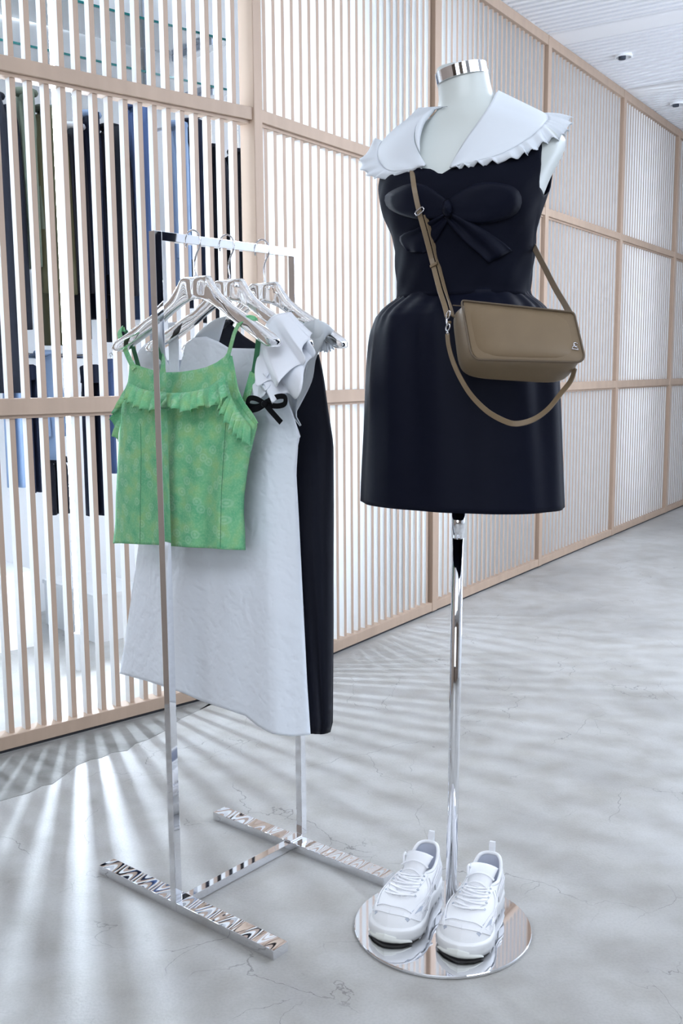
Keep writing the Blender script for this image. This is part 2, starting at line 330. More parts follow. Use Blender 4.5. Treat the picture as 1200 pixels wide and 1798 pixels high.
def green_print():
    m = mat('green_flower_print', (.25, .5, .3), .75, spec=.2); nt = m.node_tree; N = nt.nodes.new; L = nt.links.new; b = nt.nodes['Principled BSDF']
    tc = N('ShaderNodeTexCoord')
    n1 = N('ShaderNodeTexNoise'); n1.inputs['Scale'].default_value = 26; n1.inputs['Detail'].default_value = 4; L(tc.outputs['Object'], n1.inputs[0])
    c1 = N('ShaderNodeValToRGB'); e = c1.color_ramp.elements; e[0].position, e[0].color = .36, (.13, .44, .23, 1); e[1].position, e[1].color = .66, (.27, .53, .235, 1); q = e.new(.5); q.color = (.19, .51, .26, 1); L(n1.outputs[0], c1.inputs[0])
    # flowers laid flat on the cloth: across the hanger and down
    mp = N('ShaderNodeMapping'); mp.inputs['Rotation'].default_value = (0, 0, -math.atan2(-math.sin(.692), math.cos(.692)) if False else math.atan2(math.sin(.692), math.cos(.692))); L(tc.outputs['Object'], mp.inputs[0])
    sx = N('ShaderNodeSeparateXYZ'); L(mp.outputs[0], sx.inputs[0]); cx_ = N('ShaderNodeCombineXYZ'); L(sx.outputs[0], cx_.inputs[0]); L(sx.outputs[2], cx_.inputs[1])
    vo = N('ShaderNodeTexVoronoi'); vo.voronoi_dimensions = '2D'; vo.inputs['Scale'].default_value = 27; vo.inputs['Randomness'].default_value = .8; L(cx_.outputs[0], vo.inputs['Vector'])
    m2 = N('ShaderNodeValToRGB'); el = m2.color_ramp.elements; el[0].position = 0; el[0].color = (1, 1, 1, 1); el[1].position = .3; el[1].color = (0, 0, 0, 1)
    for p_, v_ in ((.07, .9), (.10, .1), (.14, .25), (.18, .9), (.23, .8), (.27, .15)): q = el.new(p_); q.color = (v_, v_, v_, 1)
    L(vo.outputs['Distance'], m2.inputs[0])
    n3 = N('ShaderNodeTexNoise'); n3.inputs['Scale'].default_value = 260; n3.inputs['Detail'].default_value = 2; L(tc.outputs['Object'], n3.inputs[0])
    r3 = N('ShaderNodeMapRange'); r3.inputs[1].default_value = .45; r3.inputs[2].default_value = .7; L(n3.outputs[0], r3.inputs[0])
    m3 = N('ShaderNodeMath'); m3.operation = 'MULTIPLY'; m3.inputs[1].default_value = .27; L(m2.outputs[0], m3.inputs[0])
    x = N('ShaderNodeMix'); x.data_type = 'RGBA'; L(m3.outputs[0], x.inputs[0]); L(c1.outputs[0], x.inputs[6]); x.inputs[7].default_value = (.56, .78, .60, 1)
    m4 = N('ShaderNodeMath'); m4.operation = 'MULTIPLY'; m4.inputs[1].default_value = .3; L(r3.outputs[0], m4.inputs[0])
    y = N('ShaderNodeMix'); y.data_type = 'RGBA'; L(m4.outputs[0], y.inputs[0]); L(x.outputs[2], y.inputs[6]); y.inputs[7].default_value = (.42, .66, .40, 1)
    L(y.outputs[2], b.inputs['Base Color'])
    bp = N('ShaderNodeBump'); bp.inputs['Strength'].default_value = .3; bp.inputs['Distance'].default_value = .001; L(n3.outputs[0], bp.inputs['Height']); L(bp.outputs[0], b.inputs['Normal'])
    return m
jacq = jacquard(); green = green_print(); green_in = mat('green_wrong_side', (.05, .20, .095), .85, noise=((40, 40, 40), (.04, .16, .08)))

def two_sided_grid(rows, name, m_out, m_in, parent, th=.0016, cu=False, cv=False, smooth=True):
    """a cloth sheet: outer face in one material, inner face in another"""
    o = MB().grid(rows, cu, cv).build(name, [m_out, m_in], parent, smooth)
    md = o.modifiers.new('cloth', 'SOLIDIFY'); md.thickness = th; md.offset = 0; md.material_offset = 1; md.material_offset_rim = 0
    return o
def ribbon(name, pts, nrm, width, m, parent, th=.003, wfun=None):
    """flat strap along pts; nrm = its face direction(s)"""
    pts = [np.array(p, float) for p in pts]; N = len(pts); rings = []
    for i in range(N):
        t = pts[min(i+1, N-1)]-pts[max(i-1, 0)]; t /= np.linalg.norm(t)+1e-9
        n = np.array(nrm[i] if hasattr(nrm[0], '__len__') else nrm, float); n = n-t*np.dot(n, t); n /= np.linalg.norm(n)+1e-9
        s = np.cross(t, n); w_ = (wfun(i/(N-1)) if wfun else 1)*width/2; h = th/2
        rings.append([pts[i]+s*a*w_+n*b*h for a, b in ((-1, -.5), (-.9, -1), (.9, -1), (1, -.5), (1, .5), (.9, 1), (-.9, 1), (-1, .5))])
    return MB().loft(rings).build(name, m, parent, smooth=False)

# ================================================================== mannequin on its stand
MX, MY = .2405, 2.060
TH = math.radians(28); FV = np.array([-math.sin(TH), -math.cos(TH), 0]); AV = np.array([math.cos(TH), -math.sin(TH), 0])
AX = np.array([MX, MY, 0.])
def MP(px, py, v): return at_plane(px, py, AX+FV*v, FV)
def zpy(py): return at_plane(810, py, AX, (0, 1, 0))[2]
def ring_from(L, R, py, rho, vo=0, vr=None):
    z = zpy(py); a0 = at_plane(L, py, AX, (0, 1, 0)); b0 = at_plane(R, py, AX, (0, 1, 0)); w_ = (b0[0]-a0[0])/2
    a = w_/math.sqrt(math.cos(TH)**2+(rho*math.sin(TH))**2); c = np.array([(a0[0]+b0[0])/2, MY, z])+FV*vo
    return c, a, a*rho
def sup(c, a, b, phi, n=2.3):
    x, y = math.cos(phi), math.sin(phi); r_ = (abs(x)**n+abs(y)**n)**(-1/n); return c+AV*a*r_*x+FV*b*r_*y
TORSO = [  # py, L, R, depth ratio, forward shift, roundness exponent
 (122, 769, 857, .97, .004, 2), (150, 770.5, 862, .97, .003, 2), (175, 772, 868, .96, .002, 2), (190, 769, 878, .93, 0, 2), (200, 761, 893, .86, -.002, 2), (212, 745, 915, .72, -.004, 2.05),
 (224, 727, 937, .60, -.004, 2.15), (236, 711, 957, .52, -.002, 2.25), (248, 699, 972, .49, 0, 2.35), (262, 691, 981, .50, .004, 2.4), (280, 687, 979, .54, .008, 2.4), (300, 684, 971, .60, .013, 2.35),
 (325, 683, 960, .66, .017, 2.3), (350, 685, 952, .71, .02, 2.25), (380, 691, 944, .74, .018, 2.2), (410, 700, 934, .74, .012, 2.15), (440, 704, 929, .73, .006, 2.1), (480, 706, 924, .72, .002, 2.1), (515, 707, 921, .72, 0, 2.1),
 (550, 698, 932, .72, 0, 2.1), (600, 688, 944, .73, 0, 2.1), (680, 690, 942, .74, 0, 2.1), (720, 700, 930, .74, 0, 2.1)]
def torso_pt(py, phi, off=0):
    L, R, rho, vo, n = lerpt(TORSO, py); c, a, b = ring_from(L, R, py, rho, vo); return sup(c, a+off, b+off, phi, n)
man = empty('mannequin', (MX, MY, 0)); tag(man, 'headless white mannequin torso on a chrome pole and round chrome base', 'mannequin')
def child_of(o, root):
    """parent keeping world coordinates"""
    bpy.context.view_layer.update()
    o.parent = root; o.matrix_parent_inverse = root.matrix_world.inverted(); return o
for n_ in ():
    pass
def P_(root):   # children meshes are written in world coordinates; this shifts them into the root's frame
    return root
def adopt(root, *objs):
    loc = np.array(root.location); bpy.context.view_layer.update(); Mi = root.matrix_world.inverted()
    for o in objs:
        if o is None: continue
        o.data.transform(Mi); o.parent = root
    return objs[0]
pys = sorted(set(list(np.linspace(122, 720, 70))))
t = MB().loft([[torso_pt(py, 2*math.pi*k/64) for k in range(64)] for py in pys]).build('torso', skin_white, None, smooth=True); adopt(man, t)
t['label'] = 'matt white torso'
# neck cap: leaning chrome band with a flat lid
capc = (MP(811, 112, .006), MP(812, 128, .006)); 
nrm = np.array([.05, 0, 1.]) + AV*(-.21) + FV*.12; nrm /= np.linalg.norm(nrm)
ux = np.cross(nrm, FV); ux /= np.linalg.norm(ux); uy = np.cross(nrm, ux)
base = MP(811, 129, .006)
def capring(h, r): return [base+nrm*h+r*(math.cos(a)*ux+math.sin(a)*uy) for a in np.linspace(0, 2*math.pi, 48, endpoint=False)]
adopt(man, MB().loft([capring(h, r) for h, r in ((-.013, .0475), (-.0125, .0505), (.0085, .0505), (.0095, .0495), (.0095, .003))]).build('neck_cap', mirror, None, smooth=False))
# stand
PB = np.array([.2330, 2.066, 0]); PT = np.array([.2425, 2.060, .99])
adopt(man, MB().tube([PB, PT], .0122, 28).build('pole', mirror, None, smooth=True))
adopt(man, MB().tube([PB+(PT-PB)*.868, PB+(PT-PB)*.93], .0139, 28).build('pole_sleeve', mirror, None, smooth=True))
adopt(man, MB().tube([PB+(0, 0, .0065), PB+(0, 0, .012), PB+(0, 0, .016)], [.021, .021, .0125], 28).build('pole_flange', mirror, None, smooth=True))
DC = (.21318, 2.051364)
dr = .1923
adopt(man, MB().loft([[(DC[0]+r_*math.cos(a), DC[1]+r_*math.sin(a), z) for a in np.linspace(0, 2*math.pi, 120, endpoint=False)] for z, r_ in ((.0, dr-.0015), (.0012, dr), (.0055, dr), (.007, dr-.0015))]).build('base_plate', mirror, None))

# ================================================================== navy dress on the mannequin
dress = empty('sleeveless_dress', (MX, MY, 0)); tag(dress, 'navy mini dress with broad white ruffle collar, worn by the mannequin', 'dress')
TOPK = [(0, 356), (12, 348), (22, 320), (30, 296), (38, 272), (60, 281), (75, 304), (84, 315), (91, 327), (98, 315), (106, 311), (120, 303), (132, 288), (142, 270), (152, 300), (164, 335), (180, 353), (200, 300), (215, 258), (270, 250), (300, 254), (312, 266), (322, 300), (336, 345), (350, 356), (360, 356)]
def bod_top(deg): return lerpt(TOPK, deg % 360)[0]
NB = 120; rows = []
for i in range(33):
    r_ = []
    for k in range(NB):
        deg = 360*k/NB; tp = bod_top(deg); py = 524+(tp-524)*i/32
        crease = .0016*math.sin(deg*.11+py*.045)+.001*math.sin(deg*.23-py*.09)
        r_.append(torso_pt(py, math.radians(deg), .0055+crease))
    rows.append(r_)
adopt(dress, two_sided_grid(rows, 'bodice', navy, navy_in, None, .0025, cv=True))
SK = [(514, 705, 923, .72), (521, 703, 925, .72), (527, 697, 930, .73), (534, 687, 939, .74), (543, 676, 949, .75), (555, 666, 957, .75), (575, 659, 963, .74), (605, 655, 968, .73), (650, 651, 971, .72), (700, 649, 973, .70), (760, 646.5, 974.5, .68), (820, 643, 976, .67), (860, 641, 977, .66), (884, 640, 978, .66)]
rows = []
for i, py in enumerate(list(np.linspace(514, 560, 16))+list(np.linspace(568, 884, 34))):
    L, R, rho = lerpt(SK, py); c, a, b = ring_from(L, R, py, rho, .0); r_ = []
    for k in range(200):
        ph = 2*math.pi*k/200; g_ = math.exp(-((py-535)/26)**2)*min(1, (py-514)/14)
        o_ = g_*.0030*math.sin(ph*31+math.sin(ph*5)*2.5)*(.6+.4*math.sin(ph*3+1)) + min(max((py-530)/60, 0), 1)*(.0042*math.sin(ph*9+.6)+.0028*math.sin(ph*14+2+py*.004))*max(0, 1-(py-600)/500)
        r_.append(sup(c, a+o_, b+o_, ph, 2.25))
    rows.append(r_)
adopt(dress, two_sided_grid(rows, 'skirt', navy, navy_in, None, .003, cv=True))
# big bow on the chest: two loops, a knot and two tails
def sheet_px(name, left, right, vfun, m, parent, nu=14, nv=16, bulge=0., th=.0025, m_in=None):
    """a cloth piece spanned between two outlines (px, py); depth over the mannequin from vfun(px, py)"""
    A = resample(catmull([(p[0], p[1], 0) for p in left], 6), nv); B = resample(catmull([(p[0], p[1], 0) for p in right], 6), nv); rows = []
    for i in range(nv):
        r_ = []
        for j in range(nu):
            q = A[i]+(B[i]-A[i])*j/(nu-1); r_.append(MP(q[0], q[1], vfun(q[0], q[1], j/(nu-1), i/(nv-1))))
        rows.append(r_)
    return two_sided_grid(rows, name, m, m_in or m, parent, th)
def vsurf(px, py):
    """forward depth of the torso under a pixel, or None"""
    best = None
    for k in range(-20, 121):
        pass
    return best
from mathutils.bvhtree import BVHTree
def bvh(*objs):
    V = []; F = []
    for o in objs:
        n = len(V); V += [o.matrix_world @ v.co for v in o.data.vertices]; F += [tuple(i+n for i in p.vertices) for p in o.data.polygons]
    return BVHTree.FromPolygons(V, F)
bpy.context.view_layer.update()
bodice = [c for c in dress.children if c.name.startswith('bodice')][0]; skirt = [c for c in dress.children if c.name.startswith('skirt')][0]
BT = bvh(t, bodice, skirt)
def hit_v(px, py):
    d = Vector(ray(px, py)).normalized(); h = BT.ray_cast(Vector(EYE), d)
    return None if h[0] is None else float(np.dot(np.array(h[0])-AX, FV))
def over(px, py, v, off=.005):
    h = hit_v(px, py); return v if h is None else max(v, h+off)
for side, A, B in (('l', [(786, 352), (735, 322), (686, 337), (677, 352), (690, 370), (735, 384), (786, 380)], None), ('r', [(786, 352), (840, 322), (898, 326), (916, 350), (902, 378), (846, 392), (786, 380)], None)):
    cpt = np.array([786, 366]); O_ = resample(catmull([(p[0], p[1], 0) for p in A], 5), 30); rows = []
    for q in np.linspace(0, 1, 9):
        row = []
        for p in O_:
            x, y = cpt+(p[:2]-cpt)*q; d = abs(x-786)/110
            puff = .0045*math.sin(min(q, 1)*math.pi*.5)*math.sin(min(1, d*1.2)*math.pi*.8)*(1-q**6)
            bb = hit_v(x, y); b0 = bb if bb is not None else .02
            row.append(MP(x, y, max(b0, .03 if bb is None else b0)+.004+puff))
        rows.append(row)
    adopt(dress, two_sided_grid(rows, 'bow_loop', navy, navy, None, .004))
kn = [MP(786+9*math.cos(a), 366+17*math.sin(a), over(786, 366, .1, .010)+.004*abs(math.cos(a*1)) ) for a in np.linspace(0, 2*math.pi, 20, endpoint=False)]
c0 = MP(786, 366, over(786, 366, .1, .018))
adopt(dress, MB().loft([[p+(c0-p)*q+FV*(.010*math.sin(q*1.57)) for p in kn] for q in (0, .25, .6, .9)]).build('bow_knot', navy, None, smooth=True))
for A, B in (([(780, 374), (735, 400), (702, 416), (716, 442)], [(790, 382), (768, 420), (752, 440), (744, 444)]), ([(780, 382), (812, 420), (842, 446), (858, 462)], [(792, 374), (842, 398), (882, 424), (900, 440)])):
    adopt(dress, sheet_px('bow_tail', A, B, lambda x, y, u, s: over(x, y, .02, .006+.003*math.sin(u*9+s*3)), navy, None, th=.003))

# white collar: two broad lapels, a back yoke and gathered edging
def collar(name, inner, outer, parent, nu=22, nv=30, lift=.007):
    """inner/outer: (px, py, v)"""
    A = resample(catmull(inner, 6), nv); B = resample(catmull(outer, 6), nv); rows = []
    for i in range(nv):
        r_ = []
        for j in range(nu):
            u = j/(nu-1); q = A[i]+(B[i]-A[i])*u; h = hit_v(q[0], q[1]); v = q[2]+.012*math.sin(math.pi*u)
            if h is not None and h+lift > v: v = h+lift
            r_.append([q[0], q[1], v])
        rows.append(r_)
    V = np.array([[c[2] for c in r_] for r_ in rows])          # ease the depth so the cloth spans hollows
    for _ in range(40):
        W = V.copy(); W[1:-1, 1:-1] = (V[:-2, 1:-1]+V[2:, 1:-1]+V[1:-1, :-2]+V[1:-1, 2:])/4; V = np.maximum(W, V*.0+W)
        for i in range(nv):
            for j in range(nu):
                h = HV[name].get((i, j)) if name in HV else None
                if h is not None and V[i, j] < h+lift: V[i, j] = h+lift
    for i in range(nv):
        for j in range(nu): rows[i][j][2] = V[i, j]
    return rows
HV = {}
def collar_rows(key, inner, outer, nu=22, nv=30, lift=.007):
    A = resample(catmull(inner, 6), nv); B = resample(catmull(outer, 6), nv); HV[key] = {}
    for i in range(nv):
        for j in range(nu):
            q = A[i]+(B[i]-A[i])*j/(nu-1); h = hit_v(q[0], q[1])
            if h is not None: HV[key][(i, j)] = h
    return collar(key, inner, outer, None, nu, nv, lift)
inR = [(884, 168, -.065), (874, 160, -.02), (861, 183, .04), (842, 212, .06), (822, 240, .085), (808, 262, .10), (798, 280, .11), (790, 294, .12)]
ouR = [(925, 184, -.10), (962, 203, -.045), (957, 216, .0), (938, 236, .05), (912, 254, .085), (882, 270, .105), (848, 280, .118), (796, 293.5, .124)]
inL = [(786, 187, -.05), (770, 190, .0), (752, 198, .035), (737, 210, .06), (729, 228, .075), (728, 247, .09), (736, 268, .105), (748, 290, .118)]
ouL = [(735, 190, -.06), (717, 208, -.03), (694, 226, -.01), (676, 244, .0), (664, 262, .02), (668, 286, .05), (690, 301, .085), (742, 293, .117)]
cr = collar_rows('R', inR, ouR); cl = collar_rows('L', inL, ouL)
def to_world(rows): return [[MP(*c) for c in r_] for r_ in rows]
wR = to_world(cr); wL = to_world(cl)
adopt(dress, two_sided_grid(wR, 'collar_lapel', collar_white, collar_white, None, .0022)); adopt(dress, two_sided_grid(wL, 'collar_lapel', collar_white, collar_white, None, .0022))
# rolled turn of the left lapel along its neckline
fold = [MP(x, y, max(v, (hit_v(x, y) or 0)+.011)) for x, y, v in [(765, 190, .02), (753, 200, .05), (741, 214, .07), (735, 232, .085), (734, 250, .098), (738, 268, .108)]]
fo = catmull(fold, 5); adopt(dress, MB().tube(fo, [.0005+.0062*math.sin(math.pi*min(1, .05+i/(len(fo)-1)))**.7 for i in range(len(fo))], 12).build('collar_roll', collar_white, None, smooth=True))
# back yoke (falls behind the shoulders)
yb = []
for q in np.linspace(0, 1, 12):
    row = []
    for k in range(25):
        ph = math.radians(200+140*k/24); py = 186+q*55; row.append(torso_pt(py, ph, .012+.012*q))
    yb.append(row)
adopt(dress, two_sided_grid(yb, 'collar_back', collar_white, collar_white, None, .0022))
def ruffle(name, seam, outer, m, parent, waves, amp, nrmf, nv=7, n=None, th=.0011, m_in=None, seed=0, flute=.25, root=None, pw=.7, jit=.35):
    """gathered strip from seam to outer edge (world points)"""
    n = n or int(max(waves*10, 60)); A = resample(seam, n); B = resample(outer, n); rows = []
    for i in range(n):
        s = i/(n-1); nr = np.array(nrmf(A[i], B[i], s)); nr = nr/np.linalg.norm(nr); tg = A[min(i+1, n-1)]-A[max(i-1, 0)]; tg /= np.linalg.norm(tg)+1e-9
        ph = 2*math.pi*(waves*s+jit*smoothnoise(s*waves*.9, seed)); k_ = 1+.45*smoothnoise(s*waves*.6+3, seed+1); r_ = []
        for j in range(nv):
            u = j/(nv-1); a_ = amp*k_*(u**.8); wv = math.sin(ph); wv = math.copysign(abs(wv)**pw, wv)
            p = A[i]+(B[i]-A[i])*u*(1+.09*math.sin(ph+1)*u) + nr*(a_*wv + amp*.5*math.sin(math.pi*u)) + tg*a_*flute*math.sin(2*ph)
            r_.append(p)
        rows.append(r_)
    return two_sided_grid(rows, name, m, m_in or m, parent, th)
eR = [r_[-1] for r_ in wR][4:]; eL = [r_[-1] for r_ in wL][12:]
def pxs(L): return [MP(*p) for p in L]
oR = catmull(pxs([(1002, 210, -.055), (1001, 222, -.02), (988, 240, .015), (960, 250, .055), (930, 268, .09), (893, 281, .108), (850, 288, .12), (800, 297, .125)]), 6)
oL = catmull(pxs([(662, 244, -.0), (645, 262, .005), (633, 291, .03), (655, 312, .07), (694, 313, .098), (742, 297, .12)]), 6)
adopt(dress, ruffle('collar_ruffle', eR, oR, collar_white, None, 12, .0072, lambda a, b, s: FV*.8+np.array([0, 0, .5])+AV*.3, seed=1))
adopt(dress, ruffle('collar_ruffle', eL, oL, collar_white, None, 7, .0035, lambda a, b, s: FV*.9+np.array([0, 0, .4])-AV*.3, seed=4))

# ================================================================== shoulder bag
bag = empty('shoulder_bag'); 
def c8(px, py, v): return MP(px, py, v)
CN = {(-1, -1, 1): c8(828, 631, .262), (1, -1, 1): c8(1032, 636, .262), (-1, 1, 1): c8(809, 526, .225), (1, 1, 1): c8(1011, 548, .225),
      (-1, -1, -1): c8(803, 668, .158), (1, -1, -1): c8(998, 682, .158), (-1, 1, -1): c8(789, 543, .150), (1, 1, -1): c8(975, 552, .150)}
bc = sum(CN.values())/8; bag.location = bc
def tri(x, y, z):
    p = np.zeros(3)
    for (i, j, k), c in CN.items(): p += c*(1+i*x)*(1+j*y)*(1+k*z)/8
    return p
def bagp(x, y, z):
    n = 5.5; m_ = max(abs(x), abs(y), abs(z), 1e-6); r_ = (abs(x)**n+abs(y)**n+abs(z)**n)**(1/n); s = m_/r_
    x, y, z = x*s*1.012, y*s*1.02, z*s
    puff = 1+.05*(1-x*x)*(1-y*y); return tri(x, y, z*puff if z > 0 else z)
mb = MB(); nb = 18; q_ = np.linspace(-1, 1, nb)
for ax in range(3):
    for sg in (-1, 1):
        rows = []
        for a in q_:
            r_ = []
            for b in q_:
                c = [0, 0, 0]; c[ax] = sg; c[(ax+1) % 3] = a; c[(ax+2) % 3] = b*sg; r_.append(bagp(*c))
            rows.append(r_)
        mb.grid(rows)
o = mb.build('bag_body', taupe, None, smooth=True); bm = bmesh.new(); bm.from_mesh(o.data); bmesh.ops.remove_doubles(bm, verts=bm.verts[:], dist=.0003); bmesh.ops.recalc_face_normals(bm, faces=bm.faces[:]); bm.to_mesh(o.data); bm.free(); o.data.shade_smooth()
adopt(bag, o)
def rr(h, k=1., cr=.28, z=1.0):
    """rounded rectangle path in bag coordinates"""
    out = []; 
    for cx_, cy_, a0 in ((1, 1, 0), (-1, 1, 90), (-1, -1, 180), (1, -1, 270)):
        crx, cry = (cr*.55, cr*1.25) if cy_ < 0 else (cr*.2, cr*.5)
        for a in np.linspace(a0, a0+90, 8): out.append((cx_*(k-crx)+crx*math.cos(math.radians(a)), cy_*(k-cry)+cry*math.sin(math.radians(a))))
    return [tri(x, y, z)+h*FV for x, y in out]
adopt(bag, MB().tube(rr(.0002, .985, z=.96), .0019, 8, closed=True).build('piping', taupe_dark, None, smooth=True))
# front panel: slightly proud, with its own outline
rows = [[tri(0, 0, 1)+(np.array(p)-tri(0, 0, 1))*q + FV*(.0035*(1-q**4)-.0045) for p in rr(0, .975, z=.985)] for q in (1, .99, .93, .8, .6, .4, .2, .02)]
adopt(bag, MB().grid(rows, cv=True).build('front_panel', taupe, None, smooth=True))
rows = [[tri(x, .55*u_, -.99) for u_ in (-1, 1)] for x in (-1, 1)]
adopt(bag, ribbon('zip_tape', [tri(x, 1.0, -.35)+(0, 0, .0015) for x in np.linspace(-.97, .97, 12)], (0, 0, 1), .016, taupe_dark, None, .002))
# emblem: small raised metal monogram over a bar
em = empty('x'); bpy.data.objects.remove(em)
def bpx(px, py, lift=.002):
    """point on the bag front under a pixel"""
    return np.array(BB.ray_cast(Vector(EYE), Vector(ray(px, py)).normalized())[0])-np.array(ray(px, py))*lift
bpy.context.view_layer.update(); BB = bvh(*[c for c in bag.children if c.name.startswith(('bag_body', 'front_panel'))])
mb = MB()
arcs = [[(1007.5, 602), (1010, 606), (1013, 610), (1016, 612.5)], [(1010, 605), (1007.5, 608), (1005.5, 611)], [(1014.5, 604), (1012, 601.6), (1008.5, 602.6), (1008, 606), (1010.5, 609), (1014, 608)], [(1004.5, 612), (1010, 613), (1016.8, 614.2)]]
for a_ in arcs: mb.tube([bpx(x, y) for x, y in catmull([(x, y, 0) for x, y in a_], 4) and [(p[0], p[1]) for p in catmull([(x, y, 0) for x, y in a_], 4)]], .00075, 6)
adopt(bag, mb.build('emblem', steel, None, smooth=True)); [c for c in bag.children if c.name.startswith('emblem')][0]['label'] = 'small silver metal monogram above a short bar'
# strap, buckle, keeper, rings
BT = bvh(t, *[c for c in dress.children if c.name.split('.')[0] in ('bodice', 'skirt', 'bow_loop', 'bow_tail', 'bow_knot')])
sp = lambda L, k=8: catmull([MP(*p) for p in L], k)
def ov(L, off=.006): return [(x, y, over(x, y, v, off)) for x, y, v in L]
s1 = sp(ov([(723, 292, .09), (727, 325, .08), (732, 352, .08), (737, 374, .08)]), 6)
adopt(bag, ribbon('strap_upper', s1, -np.array(ray(730, 330)), .0095, taupe, None, .0028))
s2 = sp(ov([(736, 372, .08), (748, 415, .08), (760, 462, .09), (772, 508, .13), (781, 536, .17), (786, 556, .19)]), 6)
adopt(bag, ribbon('strap_front_layer', s2, -np.array(ray(760, 450)), .0095, taupe, None, .0028))
s3 = [p+AV*.0095-FV*.0042+np.array([0, 0, .0]) for p in s2[1:]]; adopt(bag, ribbon('strap_back_layer', s3, FV*.5+AV*.9, .0085, taupe, None, .0022))
bk = MP(737, 371, over(737, 371, .08, .010))
uu = np.array([0, 0, 1.])*.55+AV*.83; vv = np.cross(uu, FV)
adopt(bag, MB().tube([bk+uu*a*.0095+vv*b*.0042 for a, b in ((-1, -.6), (-.6, -1), (.6, -1), (1, -.6), (1, .6), (.6, 1), (-.6, 1), (-1, .6))], .0013, 8, closed=True).build('buckle', steel, None, smooth=True))
kp = MP(762.5, 465, over(762, 465, .09, .009)); tt = (s2[-10]-s2[10]); tt /= np.linalg.norm(tt); ss_ = np.cross(tt, FV)
adopt(bag, MB().loft([[kp+tt*h+ss_*a*.0085+FV*b*.0042 for a, b in ((-1, -1), (1, -1), (1, 1), (-1, 1))] for h in (-.003, .003)]).build('strap_keeper', taupe, None, bevel=.0008))
def ringlink(px, py, v, r1, r2, ax1, ax2, rt=.0012): c = MP(px, py, v); return [c+ax1*r1*math.cos(a)+ax2*r2*math.sin(a) for a in np.linspace(0, 2*math.pi, 20, endpoint=False)]
Z = np.array([0, 0, 1.])
for px, py, r1, r2, a1 in ((787.5, 553, .0032, .0075, 1), (785, 565, .003, .007, 0), (787, 575, .0035, .0065, 1), (786, 584, .0045, .0045, 0)):
    adopt(bag, MB().tube(ringlink(px, py, .190, r1, r2, (AV if a1 else AV*.6+FV*.8), Z*.95+AV*(.25 if a1 else -.2)), .0014, 8, closed=True).build('ring_link', steel, None, smooth=True))
adopt(bag, MB().tube([MP(792, 566, .185), MP(786, 566, .19)], .0028, 8).build('side_tab', taupe, None, smooth=True))
lo = sp([(786, 586, .190), (788, 606, .192), (795, 632, .194), (808, 662, .205), (828, 694, .215), (856, 722, .222), (886, 739, .226), (908, 744, .226), (936, 737, .222), (962, 719, .215), (986, 690, .205), (1003, 668, .205), (1010, 646, .215)], 7)
adopt(bag, ribbon('short_strap', lo, [(FV*.9+AV*-.55+Z*.1)]*len(lo), .0100, taupe, None, .003))
ls = sp([(1014, 584, .222), (1006, 560, .212), (994, 537, .175), (975, 505, .115), (957, 470, .05), (943, 443, .01), (934, 424, -.03), (925, 402, -.07), (900, 370, -.105), (860, 330, -.115), (800, 270, -.115), (765, 225, -.09)], 6)
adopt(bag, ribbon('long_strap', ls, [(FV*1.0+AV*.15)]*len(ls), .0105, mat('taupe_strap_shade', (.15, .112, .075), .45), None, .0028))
tag(bag, 'taupe leather cylinder shoulder bag with a silver emblem hanging on the mannequin', 'bag')

